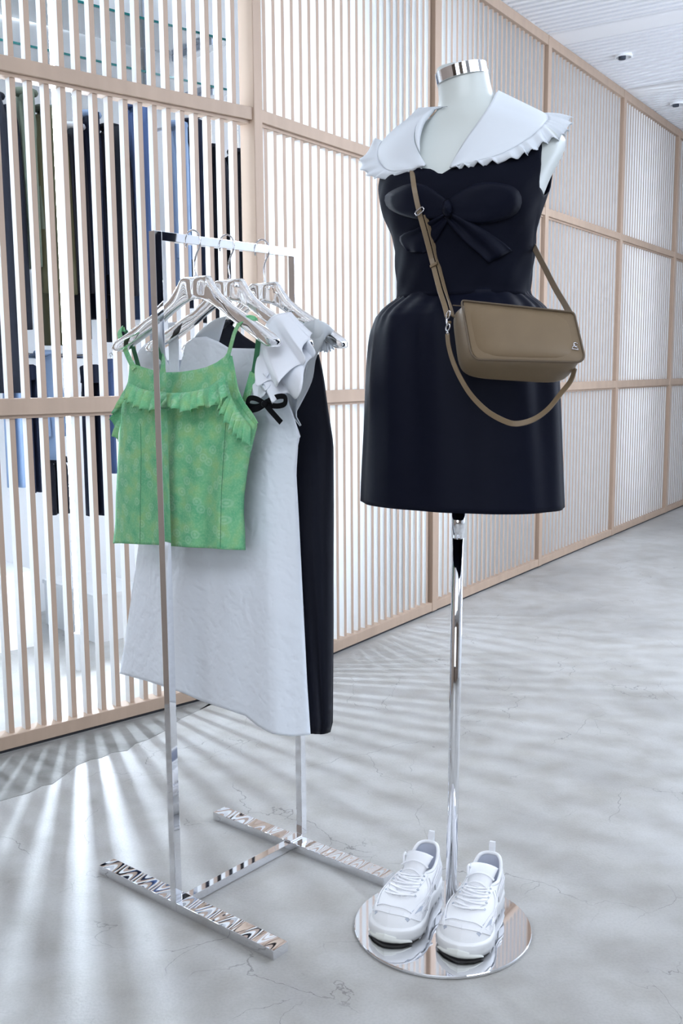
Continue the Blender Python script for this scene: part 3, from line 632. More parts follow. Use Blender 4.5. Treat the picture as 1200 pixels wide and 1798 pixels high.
# ================================================================== sneakers
def shoe(name, toe, heel, flip):
    toe = np.array(toe); heel = np.array(heel); Lx = np.linalg.norm(toe-heel); ang = math.atan2(*(toe-heel)[::-1][:2]) if False else math.atan2((toe-heel)[1], (toe-heel)[0])
    root = empty(name, (heel[0], heel[1], .0072), ang)
    # outline: half widths left/right along x (0 heel .. 1 toe); s = +1 outer side
    OUT = [(0, 0), (.012, .014), (.05, .026), (.12, .0335), (.25, .036), (.38, .0365), (.5, .041), (.62, .049), (.72, .0535), (.82, .052), (.9, .044), (.96, .029), (.99, .013), (1, 0)]
    INN = [(0, 0), (.012, .014), (.05, .026), (.12, .0325), (.25, .033), (.38, .031), (.5, .0335), (.62, .043), (.72, .049), (.82, .0475), (.9, .040), (.96, .0265), (.99, .012), (1, 0)]
    M = 64; WS = 1.17
    def outline(scale_w, x0, x1, zf):
        pts = []
        for k in range(M):
            a = 2*math.pi*k/M; u = .5-.5*math.cos(a); u = u**.92 if False else u; side = 1 if k < M/2 else -1
            w_ = lerpt(OUT if side*flip > 0 else INN, u)[0]*scale_w*WS; x = x0+(x1-x0)*u; pts.append((x, side*w_, zf(u)))
        return pts
    def rock(u): return .0035*max(0, (u-.80)/.20)**1.8 + .003*max(0, (.1-u)/.1)**1.5      # toe and heel spring
    # outsole / midsole
    def wave(u, k, a): return a*math.sin(u*34+k)
    so = [outline(.955, .006, Lx-.006, lambda u: rock(u)-.0005), outline(.985, .002, Lx-.002, lambda u: rock(u)+.002), outline(1.03, -.003, Lx+.003, lambda u: .013+rock(u)*1.0),
          outline(1.0, .0, Lx, lambda u: .019+rock(u)), outline(1.025, -.004, Lx+.002, lambda u: .025+rock(u)+.004*math.cos(u*6.28)**2), outline(.98, .001, Lx-.002, lambda u: .030+rock(u)+.007*max(0, 1-u*2)), outline(.90, .006, Lx-.009, lambda u: .0315+rock(u)+.007*max(0, 1-u*2))]
    MB().loft(so).build('midsole', shoe_sole, root, smooth=True)
    MB().loft([outline(.93, .010, Lx-.012, lambda u: -.0001), outline(.94, .009, Lx-.010, lambda u: .0035+rock(u))]).build('outsole', shoe_sole, root, smooth=True)
    # tread blocks all round
    for k in range(0, M, 2):
        a = 2*math.pi*(k+.5)/M; u = .5-.5*math.cos(a)
        if .40 < u < .56 or u > .82: continue
        side = 1 if k < M/2 else -1; w_ = lerpt(OUT if side*flip > 0 else INN, u)[0]*.95*WS; x = Lx*u*.985+.002; zz = rock(u)
        MB().box(x-.0065, x+.0065, side*w_-.0075, side*w_+.0015, zz-.0012, zz+.0105).build('tread_block', shoe_sole, root, bevel=.0012, seg=1)
    # upper: rings from the sole to the opening; vamp height rises towards the throat
    def top_z(u):  # crown height of the closed upper over the outline parameter
        return 0
    # upper in two steps: side wall rings
    xo0, xo1 = .006, .118                                  # collar opening from heel to throat
    def ring(t):
        pts = []
        for k in range(M):
            a = 2*math.pi*k/M; side = 1 if k < M/2 else -1; ub = .5-.5*math.cos(a)
            wb = lerpt(OUT if side*flip > 0 else INN, ub)[0]
            xb, yb, zb = (.004+(Lx-.012)*ub, side*wb*.94*WS, .030+rock(ub)+.007*max(0, 1-ub*2))
            # rim of the opening (ellipse), same parameter
            xr = xo0+(xo1-xo0)*ub; yr = side*.0325*math.sin(math.acos(max(-1, min(1, 1-2*ub))))**.75
            zr = .104-.026*math.sin(min(1, ub*1.55)*math.pi)**1.0*(1 if ub < .65 else 1)+(.006*(ub-.65)/.35 if ub > .65 else 0)
            zr = float(np.interp(ub, [0, .12, .35, .6, .8, 1], [.107, .104, .086, .076, .079, .082]))
            # blend: forward part sweeps as a low arch
            e_ = t
            x = xb+(xr-xb)*e_**(1.0+.25*ub); y = yb+(yr-yb)*(e_**1.25)
            arch = float(np.interp(ub, [0, .5, .8, 1], [.0, .004, .012, .017]))
            z = zb+(zr-zb)*(e_**(.85 if ub < .5 else .82))+arch*math.sin(math.pi*min(1, e_*1.0))**.8*(1-e_)**.3
            bul = .004*math.sin(math.pi*e_)*(1-ub)
            pts.append((x-(.003 if ub < .05 else 0)*math.sin(math.pi*e_), y+side*bul, z))
        return pts
    ts = list(np.linspace(0, 1, 22)); RG = [ring(t) for t in ts]
    def U(k, t):   # surface sample: k in 0..M (float), t in 0..1
        i = min(int(t*21), 20); f_ = t*21-i; k0 = int(math.floor(k)) % M; k1 = (k0+1) % M; g_ = k-math.floor(k)
        a = np.array(RG[i][k0])*(1-g_)+np.array(RG[i][k1])*g_; b = np.array(RG[i+1][k0])*(1-g_)+np.array(RG[i+1][k1])*g_; return a+(b-a)*f_
    def UN(k, t):
        a = U((k+.6) % M, t)-U((k-.6) % M, t); b = U(k, min(1, t+.03))-U(k, max(0, t-.03)); n = np.cross(a, b); n /= np.linalg.norm(n)+1e-12
        c = np.array([Lx*.45, 0, .02]); return n if np.dot(n, U(k, t)-c) > 0 else -n
    o = MB().grid(RG, cv=True).build('upper', shoe_white, root, smooth=True)
    # padded collar rim and lining
    rim = [np.array(p) for p in RG[-1]]
    MB().tube([p+np.array([0, 0, -.001]) for p in rim], .0042, 8, closed=True).build('collar_rim', shoe_white, root, smooth=True)
    lin = [[(p[0]*s_+(1-s_)*.062+.0, p[1]*sy, p[2]*(1-q)+.036*q) for p in rim] for q, s_, sy in ((0, .98, .93), (.3, .97, .95), (.7, .98, 1.0), (1, .98, .92), (1.02, .5, .5), (1.02, .02, .02))]
    MB().grid(lin, cv=True).build('lining', shoe_line, root, smooth=True)
    # overlays following the surface
    def overlay(nm, pts, wd, m, lift=.0012, th=.0018):
        C = resample(catmull([(k, t, 0) for k, t in pts], 6), 26); P = [U(c[0] % M, c[1])+UN(c[0] % M, c[1])*lift for c in C]; Nn = [UN(c[0] % M, c[1]) for c in C]
        return ribbon(nm, P, Nn, wd, m, root, th)
    H = M/2; S = [1, -1]
    for sd in S:
        K = lambda x: (x if sd > 0 else M-x)       # x: 0 heel .. 32 toe
        overlay('eyestay', [(K(31.0), .50), (K(28.5), .58), (K(26.5), .72), (K(25), .86), (K(24), .96)], .0125, shoe_leather, .0015, .0022)
        overlay('side_stripe', [(K(23.5), .05), (K(21.5), .30), (K(20.5), .55), (K(22), .80)], .0062, shoe_leather)
        overlay('side_stripe', [(K(19.0), .05), (K(18.5), .30), (K(18.5), .55), (K(20.5), .80)], .0062, shoe_leather)
        overlay('side_stripe', [(K(11), .62), (K(15), .50), (K(20), .40), (K(24), .30), (K(26.5), .12)], .0055, shoe_leather, .0022)
        overlay('side_stripe', [(K(9), .42), (K(13), .34), (K(18), .26), (K(23), .16)], .0055, shoe_leather, .0022)
        overlay('side_grey_panel', [(K(21), .15), (K(22.5), .22), (K(25), .22), (K(27), .10)], .0085, shoe_grey, .0004, .0012)  # grey strip laid on the side of the upper
        overlay('side_grey_panel', [(K(14), .18), (K(16), .45), (K(19), .62)], .0065, shoe_grey, .0002, .001)
        overlay('heel_counter', [(K(1), .25), (K(5), .22), (K(9), .20), (K(12), .08)], .020, shoe_leather, .0012, .002)
        overlay('mudguard', [(K(32), .21), (K(29), .20), (K(26), .15), (K(23), .06)], .010, shoe_leather, .0012, .0022)
        overlay('mudguard_line', [(K(32), .30), (K(29), .29), (K(27), .24), (K(24.5), .14)], .0032, shoe_leather, .0016, .0022)
    tc_ = []
    for q in np.linspace(0, 1, 7):
        row = []
        for k in np.linspace(25.5, 38.5, 27):
            a = 2*math.pi*k/M; ub = .5-.5*math.cos(a); side = 1 if k < M/2 else -1; wb = lerpt(OUT if side*flip > 0 else INN, ub)[0]*WS*(1.045-.06*abs(q-.45)-.02*q); fade = 1-abs(k-32)/6.6
            row.append((-.003+(Lx+.0075-.006*abs(q-.4))*ub, side*wb, rock(ub)+.003+.019*q*max(0, fade)**.6))
        tc_.append(row)
    two_sided_grid(tc_, 'toe_bumper', shoe_toe, shoe_toe, root, .0016)
    # tongue
    f0 = U(32, .93)
    rows = []
    for i in range(12):
        s = i/11; x = f0[0]+.004-.056*s; z = f0[2]-.001+.030*s+.006*math.sin(s*2.4); hw = .021+.010*s
        rows.append([(x-.008*(abs(y)**2)*s, y*hw, z-.013*(abs(y)**2.2)*(1-.2*s)) for y in np.linspace(-1, 1, 11)])
    two_sided_grid(rows, 'tongue', shoe_leather, shoe_line, root, .005)
    # laces across the throat, following the vamp, and over the tongue
    for i, tt in enumerate((.48, .60, .71, .81, .90)):
        for d_ in (0, 1):
            kk = np.linspace(26.6-i*.35, 37.4+i*.35, 13); sl = (.022 if (i+d_) % 2 else -.022)
            pts = [U(k % M, min(.985, tt+d_*.035+sl*(k-32)/5))+UN(k % M, tt)*(.0028+.0022*(1-((k-32)/6.5)**2)) for k in kk]
            ribbon('lace', pts, [UN(k % M, tt) for k in kk], .0042, lace_white, root, .0020)
        for kx in (26.2-i*.35, 37.8+i*.35):
            c_ = U(kx, tt); n_ = UN(kx, tt); a1 = np.cross(n_, [0, 0, 1.]); a1 /= np.linalg.norm(a1); a2 = np.cross(n_, a1)
            MB().tube([c_+n_*.0032+.0022*(a1*math.cos(a)+a2*math.sin(a)) for a in np.linspace(0, 2*math.pi, 10, endpoint=False)], .0008, 6, closed=True).build('eyelet', shoe_grey, root, smooth=True)
    for s_ in (.18, .5):
        x = f0[0]+.002-.056*s_; z = f0[2]+.0045+.030*s_+.006*math.sin(s_*2.4); hw = .024+.009*s_
        ribbon('lace', [(x+.004*y*(1 if s_ < .3 else -1), y*hw, z-.013*abs(y)**2.2) for y in np.linspace(-1.05, 1.05, 11)], (.5, 0, 1), .0046, lace_white, root, .0022)
    MB().tube(catmull([(f0[0]-.028, -.028, f0[2]+.012), (f0[0]-.034, -.030, f0[2]+.026), (f0[0]-.042, -.029, f0[2]+.030), (f0[0]-.045, -.027, f0[2]+.022)], 5), .0024, 8).build('lace_end', lace_white, root, smooth=True)
    # pull tab
    ribbon('heel_tab', [(-.001, 0, .085), (-.004, 0, .100), (-.006, 0, .117), (-.006, 0, .128), (-.001, 0, .1285), (.002, 0, .118), (.003, 0, .103)], (-1, 0, .15), .0135, lace_white, root, .0022)
    return root
sA = shoe('sneaker', (.084, 1.974), (.204, 2.228), 1); tag(sA, 'white running shoe on the chrome base plate, the one nearer the clothes rack', 'shoe', 'pair of white sneakers')
sB = shoe('sneaker', (.231, 1.914), (.338, 2.172), -1); tag(sB, 'white running shoe on the chrome base plate, below the dangling bag', 'shoe', 'pair of white sneakers')

# ================================================================== chrome clothes rack
RO = np.array([-.378, 2.120, 0]); RA = .692; RE = np.array([math.sin(RA), math.cos(RA), 0]); RG_ = np.array([RE[1], -RE[0], 0])
rack = empty('clothes_rack', RO, 0); tag(rack, 'chrome clothes rack of square tube on two flat crossbar feet', 'rack')
rack.rotation_euler = (0, 0, math.atan2(RG_[1], RG_[0]))         # local x = across the hangers (towards the right), local y = along the rail away from the viewer
T_ = .0185; RL = .442; RH = 1.4895
MB().box(-T_, 0, 0, T_, 0.0, RH).build('post', mirror, rack, bevel=.0009)
MB().box(-T_, 0, RL-T_, RL, .0221, RH).build('post', mirror, rack, bevel=.0009)
MB().box(-T_, 0, T_+.0002, RL-T_-.0002, RH-T_, RH).build('top_bar', mirror, rack, bevel=.0009)
MB().box(-.0205, .002, .0455, RL-.0462, .0015, .0205).build('cross_bar', mirror, rack, bevel=.0009)
MB().box(-.0205, .0020, RL-.0640, RL-T_-.0002, .0222, .0262).build('weld_plate', mirror, rack, bevel=.0006)
def foot(x0, x1, y0, y1):
    mb = MB(); n = 60; rows = []
    o = MB().box(x0, x1, y0, y1, 0, .0217).build('foot', chrome_wavy, rack, bevel=.0008); return o
foot(-.280, -T_-.0002, .0002, .0450); foot(.0002, .300, .0002, .0450)
foot(-.284, .296, RL-.062, RL-.018)
for o in [c for c in rack.children if c.name.startswith('foot')]: pass
def RW(u, n, z):   # rack frame -> world: u across, n along rail
    return RO+RG_*u+RE*n+np.array([0, 0, z])
def RP(px, py, s, n=0.): return at_plane(px, py, RO+RE*(s-n), RE)      # under a pixel, n in front of the hanger plane at s

# ---- hangers
def hanger_z(u):      # top and bottom contour of the clear arm, relative to the neck top
    a = abs(u); top = float(np.interp(a, [0, .041, .052, .075, .11, .15, .20, .235, .25], [0, 0, -.016, -.040, -.063, -.083, -.108, -.127, -.138]))
    bot = float(np.interp(a, [0, .02, .045, .075, .11, .15, .20, .235, .25], [-.047, -.049, -.058, -.073, -.094, -.115, -.139, -.155, -.153])); return top, bot
def make_hanger(label, s, twist=0.):
    root = empty('clothes_hanger', RW(.008, s, 1.4035), rack.rotation_euler.z+twist); tag(root, label, 'hanger', 'clear hangers on the chrome rack')
    rings = []
    us = [-.252, -.2515]+list(np.linspace(-.249, -.06, 24))+list(np.linspace(-.052, .052, 21))+list(np.linspace(.06, .249, 24))+[.2515, .252]
    for u in us:
        t_, b_ = hanger_z(u); a = abs(u); h = float(np.interp(a, [0, .05, .12, .2, .24, .25, .2522], [.010, .0105, .012, .017, .0195, .016, .007])); yb = .020*(a/.25)**2; h *= 1+.16*math.sin(u*105+.6)*max(0, 1-a/.09)+.07*math.sin(u*70)
        m_ = (t_+b_)/2; hh = (t_-b_)/2*(1 if a < .2495 else (.8 if a < .2518 else .45)); nn = 3.2; rings.append([(u, -yb-h*math.copysign(abs(math.cos(q))**(2/nn), math.cos(q)), m_+hh*math.copysign(abs(math.sin(q))**(2/nn), math.sin(q))) for q in np.linspace(0, 2*math.pi, 20, endpoint=False)])
    sb_ = MB().loft(rings).build('shoulder_bar', acrylic, root, smooth=True); sb_.data.set_sharp_from_angle(angle=math.radians(55))
    hk = catmull([(0, 0, -.014), (0, 0, .006), (-.003, 0, .028), (.003, 0, .046), (.0135, 0, .062), (.0155, 0, .078), (.008, 0, .0905), (-.008, 0, .0965), (-.024, 0, .0905), (-.0315, 0, .077), (-.0275, 0, .063)], 6)
    MB().tube([p-np.array([.0085, 0, 0]) + np.array([.0085, 0, 0])*(1 if p[2] < .03 else 1) for p in hk], .0019, 8).build('hook', steel, root, smooth=True)
    MB().tube([(0, 0, -.003), (0, 0, .002)], .0042, 12).build('ferrule', steel, root, smooth=True)
    return root
SG, SWh, SB = .103, .202, .313
make_hanger('clear acrylic hanger nearest the viewer, holding the green top', SG, 0)
make_hanger('clear acrylic hanger in the middle of the rail, holding the white dress', SWh, 0)
make_hanger('clear acrylic hanger deepest on the rail, holding the black dress', SB, 0)

# ---- cloth bodies traced on their hanger plane, given real thickness
def garment_rows(s, Lt, Rt, top, hem, nu, nv, bulge, folds, side=1, seed=0, e_pow=.55, py_bot=None):
    rows = []; L0 = Lt[0][0]
    for i in range(nv):
        q = i/(nv-1); r_ = []
        for j in range(nu):
            c = j/(nu-1); py = 0
            px = lerpt(Lt, top[0][1] if False else Lt[0][0])[0]
            # iterate: px depends on py, py on px
            py = 600
            for _ in range(4):
                l = lerpt(Lt, py)[0]; r = lerpt(Rt, py)[0]; px = l+(r-l)*c; tp = lerpt(top, px)[0]; hm = lerpt(hem, px)[0]; py = tp+(hm-tp)*q
            b = bulge(q)*(max(0, 4*c*(1-c)))**e_pow; f_ = folds(c, q)*min(1, 5*c, 5*(1-c))
            r_.append(RP(px, py, s, b+f_) if side > 0 else None)
            if side < 0:
                p = RP(px, py, s, 0.); r_[-1] = p+RE*(b*.4+f_*.15)
        rows.append(r_)
    return rows

# ================================================================== green top
gt = empty('camisole_top', RW(0, SG, 1.0)); tag(gt, 'green floral strappy top with ruffle trim, frontmost on the chrome rack', 'top')
gL = [(617, 219), (640, 228), (655, 227), (671, 225), (689, 218), (708, 213), (730, 212), (760, 210), (800, 208), (870, 204), (920, 203), (953, 199), (975, 199)]
gR = [(612, 404), (622, 405), (652, 409), (685, 416), (708, 426), (729, 441), (747, 452), (770, 446), (800, 439), (830, 434), (870, 429), (900, 428), (930, 430), (966, 431)]
gtop = [(215, 640), (228, 637), (238, 640), (252, 645), (270, 650), (292, 654), (320, 653), (345, 649), (362, 645), (380, 637), (394, 627), (401, 617), (410, 617)]
ghem = [(195, 953), (230, 955), (280, 957), (330, 961), (375, 963), (395, 965), (435, 966)]
gb = lambda q: .012+.038*min(1, q*2.2)
gf = lambda c, q: ((.008*math.sin(c*15+1.2)+.004*math.sin(c*31+q*2))*min(1, q*1.6)+.005*math.sin(c*9+2)*q)
fr = [r_[::-1] for r_ in garment_rows(SG, gL, gR, gtop, ghem, 70, 60, gb, gf)]
adopt(gt, two_sided_grid(fr, 'front_panel', green, green_in, None, .0016))
gtopb = [(215, 700), (280, 690), (340, 690), (400, 700), (445, 720)]
ghb = [(195, 954), (280, 958), (375, 964), (435, 966)]
bk_ = garment_rows(SG, gL, gR, gtopb, ghb, 40, 30, gb, gf, side=-1); adopt(gt, two_sided_grid(bk_, 'back_panel', green_in, green, None, .0016))
def px_strip(name, pts, m, root, s, w_, n0=.0, th=.0022, nrm=None):
    """strap traced in px on the hanger plane: (px, py, forward)"""
    P = catmull([RP(x, y, s, n) for x, y, n in pts], 6); return adopt(root, ribbon(name, P, [(-RE)*1. if nrm is None else nrm]*len(P), w_, m, None, th))
px_strip('strap', [(236, 648, .014), (226, 628, .016), (217, 606, .018), (210, 587, .016), (212, 577, .0), (219, 579, -.014)], green, gt, SG, .0145, nrm=-RE+np.array([0, 0, .2]))
px_strip('strap', [(400, 628, .014), (407, 602, .016), (413, 582, .018), (423, 565, .019), (437, 558, .016), (449, 562, .004), (452, 572, -.014)], green, gt, SG, .0125, nrm=-RE+np.array([0, 0, .5]))
px_strip('back_strap', [(220, 580, -.016), (231, 602, -.030), (240, 632, -.038), (248, 662, -.040)], green_in, gt, SG, .014)
px_strip('back_strap', [(452, 574, -.016), (454, 596, -.026), (449, 636, -.034), (444, 664, -.036)], green_in, gt, SG, .014)
px_strip('strap_slider', [(445, 655, -.030), (438, 680, -.030), (431, 705, -.030)], green, gt, SG, .019, th=.004)
px_strip('armhole_binding', [(404, 626, .0130), (409, 652, .0135), (415, 683, .014), (425, 707, .014), (440, 728, .012), (450, 745, .007)], green, gt, SG, .0125, th=.003)
def px_ruffle(name, seam, outer, s, waves, amp, root, m, n_in=None, seed=0, th=.0012, nv=8, flute=.25, m_in=None, up=.3, pw=.7, jit=.35):
    A = catmull([RP(x, y, s, n) for x, y, n in seam], 8); B = catmull([RP(x, y, s, n) for x, y, n in outer], 8)
    return adopt(root, ruffle(name, A, B, m, None, waves, amp, lambda a, b, q: -RE+np.array([0, 0, up]), nv=nv, th=th, seed=seed, flute=flute, m_in=m_in, pw=pw, jit=jit))
px_ruffle('yoke_ruffle', [(226, 671, .044), (243, 680, .053), (268, 687, .058), (300, 690, .060), (335, 688, .060), (365, 680, .058), (384, 667, .054), (396, 660, .050)],
          [(217, 696, .060), (236, 714, .070), (262, 722, .078), (298, 716, .082), (325, 724, .082), (356, 714, .080), (384, 712, .074), (400, 692, .066)], SG, 13, .0068, gt, green, seed=2)
px_ruffle('armhole_ruffle', [(398, 668, .050), (408, 700, .046), (424, 727, .036), (441, 749, .020)], [(380, 704, .072), (394, 738, .070), (413, 765, .056), (437, 786, .030)], SG, 8, .0062, gt, green, seed=5)
px_ruffle('armhole_ruffle', [(222, 678, .034), (216, 700, .026), (213, 722, .018), (212, 742, .014)], [(214, 706, .050), (199, 728, .030), (197, 748, .018), (205, 776, .016)], SG, 5, .006, gt, green, seed=8)
# stitched princess seams
for pts in ([(247, 745, .048), (248, 800, .052), (247, 870, .052), (246, 955, .052)], [(397, 740, .048), (393, 800, .053), (389, 870, .053), (387, 962, .053)]):
    P = catmull([RP(x, y, SG, n) for x, y, n in pts], 8)
    adopt(gt, MB().tube([p+RE*.0 for p in P], .0006, 5).build('seam', green_in, None))

# ================================================================== white dress
wd = empty('white_dress', RW(0, SWh, .9)); tag(wd, 'long white jacquard dress with ruffled sleeves and small black bow, behind the green top', 'dress')
wL = [(590, 226), (640, 228), (700, 250), (800, 258), (900, 251), (960, 244), (1050, 231), (1120, 221), (1180, 211), (1300, 205)]
wR_ = [(590, 480), (650, 500), (690, 509), (712, 513), (735, 522), (750, 528), (775, 524), (830, 520), (900, 524), (1000, 529), (1100, 534), (1200, 539), (1290, 545)]
wtop = [(215, 650), (232, 640), (246, 614), (262, 599), (284, 606), (296, 640), (312, 662), (318, 640), (326, 606), (340, 593), (362, 591), (384, 600), (402, 611), (440, 612), (470, 612), (480, 640), (500, 690), (512, 722), (530, 750)]
whem = [(200, 1182), (212, 1183), (260, 1196), (320, 1216), (352, 1230), (400, 1246), (432, 1257), (452, 1274), (478, 1288), (512, 1293), (545, 1290), (560, 1288)]
wb = lambda q: .014+.042*min(1, q*1.5)
wf = lambda c, q: q*(.012*math.sin(c*11-1.0)+.006*math.sin(c*23+1))*(.4+.6*q)
fr = garment_rows(SWh, wL, wR_, wtop, whem, 110, 110, wb, wf, e_pow=.5); adopt(wd, two_sided_grid(fr, 'front_panel', jacq, jacq, None, .002))
bk_ = garment_rows(SWh, wL, wR_, [(200, 640), (300, 632), (480, 632), (512, 722), (530, 750)], whem, 50, 40, wb, wf, side=-1, e_pow=.5); adopt(wd, two_sided_grid(bk_, 'back_panel', jacq, jacq, None, .002))
px_strip('strap', [(304, 566, .010), (305, 600, .012), (306, 640, .014), (308, 700, .020)], jacq, wd, SWh, .034, th=.0028)
# pale inner facing seen in the armhole
A = [(486, 634), (492, 668), (500, 700), (512, 728), (527, 748)]; B = [(540, 640), (534, 672), (524, 705), (520, 730), (529, 747)]
rows = [[RP(a[0]+(b[0]-a[0])*u, a[1]+(b[1]-a[1])*u, SWh, -.012-.02*math.sin(u*3)) for u in np.linspace(0, 1, 8)] for a, b in zip(resample([(x, y, 0) for x, y in A], 14), resample([(x, y, 0) for x, y in B], 14))]
adopt(wd, two_sided_grid(rows, 'armhole_facing', cream, cream, None, .002))
organza = mat('white_organza', (.84, .87, .93), .45, spec=.4, trans=0.0)
px_ruffle('sleeve_ruffle', [(449, 668, .046), (450, 630, .048), (458, 590, .045), (478, 556, .03), (512, 548, .012)], [(446, 697, .062), (484, 704, .085), (518, 690, .09), (546, 640, .07), (550, 588, .04)], SWh, 3.6, .012, wd, organza, seed=3, nv=20, flute=.25, up=.15, pw=1.1, jit=.18)
px_ruffle('sleeve_ruffle', [(454, 628, .055), (460, 588, .055), (480, 557, .04), (505, 549, .02)], [(454, 676, .085), (486, 672, .105), (522, 648, .10), (544, 598, .06)], SWh, 2.6, .011, wd, organza, seed=6, nv=18, flute=.25, up=.15, pw=1.1, jit=.18)
px_ruffle('sleeve_ruffle', [(452, 640, .05), (448, 665, .05), (446, 684, .05)], [(470, 655, .085), (470, 680, .09), (454, 702, .075)], SWh, 2.5, .006, wd, organza, seed=9, nv=10, flute=.5)
for pts, w_ in (([(466, 707, .082), (486, 697, .094), (500, 697, .094), (500, 709, .090), (486, 713, .086), (466, 710, .084)], .011), ([(464, 708, .082), (450, 700, .088), (438, 700, .086), (436, 711, .082), (450, 714, .08), (464, 710, .08)], .011),
                ([(466, 710, .088), (478, 724, .088), (494, 742, .082)], .0125), ([(464, 711, .086), (452, 718, .084), (434, 722, .078)], .011)):
    px_strip('bow_ribbon', pts, ribbon_black, wd, SWh, w_, th=.0022)
k0 = RP(465, 709, SWh, .092); adopt(wd, MB().loft([[k0-RE*h+r_*(RG_*math.cos(a)*1.1+Z*math.sin(a)) for a in np.linspace(0, 2*math.pi, 14, endpoint=False)] for h, r_ in ((-.006, .004), (-.003, .0068), (.003, .0068), (.006, .003))]).build('bow_knot', ribbon_black, None, smooth=True))

# ================================================================== black dress
bd = empty('black_dress', RW(0, SB, .9)); tag(bd, 'long black dress with white folded collar, deepest of the garments on the rack', 'dress')
bL = [(550, 376), (600, 372), (700, 380), (800, 390), (950, 410), (1290, 505)]
bR = [(560, 545), (625, 560), (650, 566), (700, 574), (740, 583), (760, 585), (900, 585.5), (1100, 584.5), (1270, 582), (1284, 579), (1300, 570)]
btop = [(370, 566), (385, 557), (400, 566), (425, 590), (450, 606), (480, 640), (505, 648), (532, 645), (548, 630), (560, 622), (570, 640), (590, 745)]
bhem = [(300, 1262), (400, 1276), (500, 1286), (540, 1288), (566, 1289), (575, 1287), (590, 1280)]
bbf = lambda q: .014+.05*min(1, q*2); bff = lambda c, q: q*(.007*math.sin(c*13)+.004*math.sin(c*29))
fr = garment_rows(SB, bL, bR, btop, bhem, 60, 60, bbf, bff, e_pow=.5); adopt(bd, two_sided_grid(fr, 'front_panel', black_cloth, black_cloth, None, .003))
bk_ = garment_rows(SB, bL, bR, btop, bhem, 40, 40, bbf, bff, side=-1, e_pow=.5); adopt(bd, two_sided_grid(bk_, 'back_panel', black_cloth, black_cloth, None, .003))
def px_sheet(name, A, B, s, m, root, nf, nu=12, nv=20, th=.002, m_in=None):
    A = resample(catmull([(x, y, 0) for x, y in A], 6), nv); B = resample(catmull([(x, y, 0) for x, y in B], 6), nv)
    rows = [[RP(a[0]+(b[0]-a[0])*u, a[1]+(b[1]-a[1])*u, s, nf(u, i/(nv-1))) for u in np.linspace(0, 1, nu)] for i, (a, b) in enumerate(zip(A, B))]
    return adopt(root, two_sided_grid(rows, name, m, m_in or m, None, th))
px_sheet('collar', [(536, 566), (524, 600), (514, 640), (508, 690), (512, 729)], [(556, 561), (584, 578), (563, 606), (549, 652), (543, 690)][:0] or [(560, 560), (570, 592), (555, 630), (547, 672), (516, 731)], SB, cream, bd, lambda u, q: .066+.012*math.sin(u*3.1)-.03*q*0)
px_sheet('collar_fold', [(552, 560), (562, 563), (576, 570), (586, 580)], [(548, 600), (566, 600), (574, 590), (586, 592)], SB, cream, bd, lambda u, q: .075-.07*q*q+.006*math.sin(u*3.1), nu=10, nv=14)
px_ruffle('collar_ruffle', [(559, 596, .055), (572, 590, .03), (582, 590, .0)], [(556, 615, .055), (571, 618, .03), (585, 613, .0)], SB, 5, .006, bd, collar_white, seed=7, nv=9, flute=.6)
px_sheet('collar', [(397, 556), (380, 560), (362, 572), (345, 588)], [(384, 602), (368, 596), (352, 594), (340, 596)], SB, cream, bd, lambda u, q: .055+.006*math.sin(u*3.1), nu=10, nv=14)

# ================================================================== behind the left lattice: stocked rails
BN = np.array([aw[0], aw[1], 0])
def bp(px, py, t): o = off(0, t); return at_plane(px, py, (o[0], o[1], 0), BN)
def bs(px, py, t):   # (s along the left run, z)
    p = bp(px, py, t); d = np.array([-math.sin(aL), -math.cos(aL)]); return float((p[:2]-np.array(off(0, t))) @ d), float(p[2])
rail_t = 1.18
def lay(s, t, z): p = off(s, t); return np.array([p[0], p[1], z])
def clothes_rail(z, s0, s1, label):
    r_ = empty('clothes_rail', lay((s0+s1)/2, rail_t, z)); tag(r_, label, 'rail')
    adopt(r_, MB().tube([lay(s0, rail_t, z), lay(s1, rail_t, z)], .012, 12).build('bar', mirror, None, smooth=True))
    for s in (s0+.03, s1-.03): adopt(r_, MB().tube([lay(s, rail_t, z), lay(s, 1.74, z)], .009, 10).build('bracket', mirror, None, smooth=True))
zt = bs(100, 150, rail_t)[1]; zm = bs(100, 625, rail_t)[1]
clothes_rail(zt, -.62, 1.75, 'upper chrome clothes rail behind the left lattice'); clothes_rail(zm, .1, 1.75, 'lower chrome clothes rail behind the left lattice')
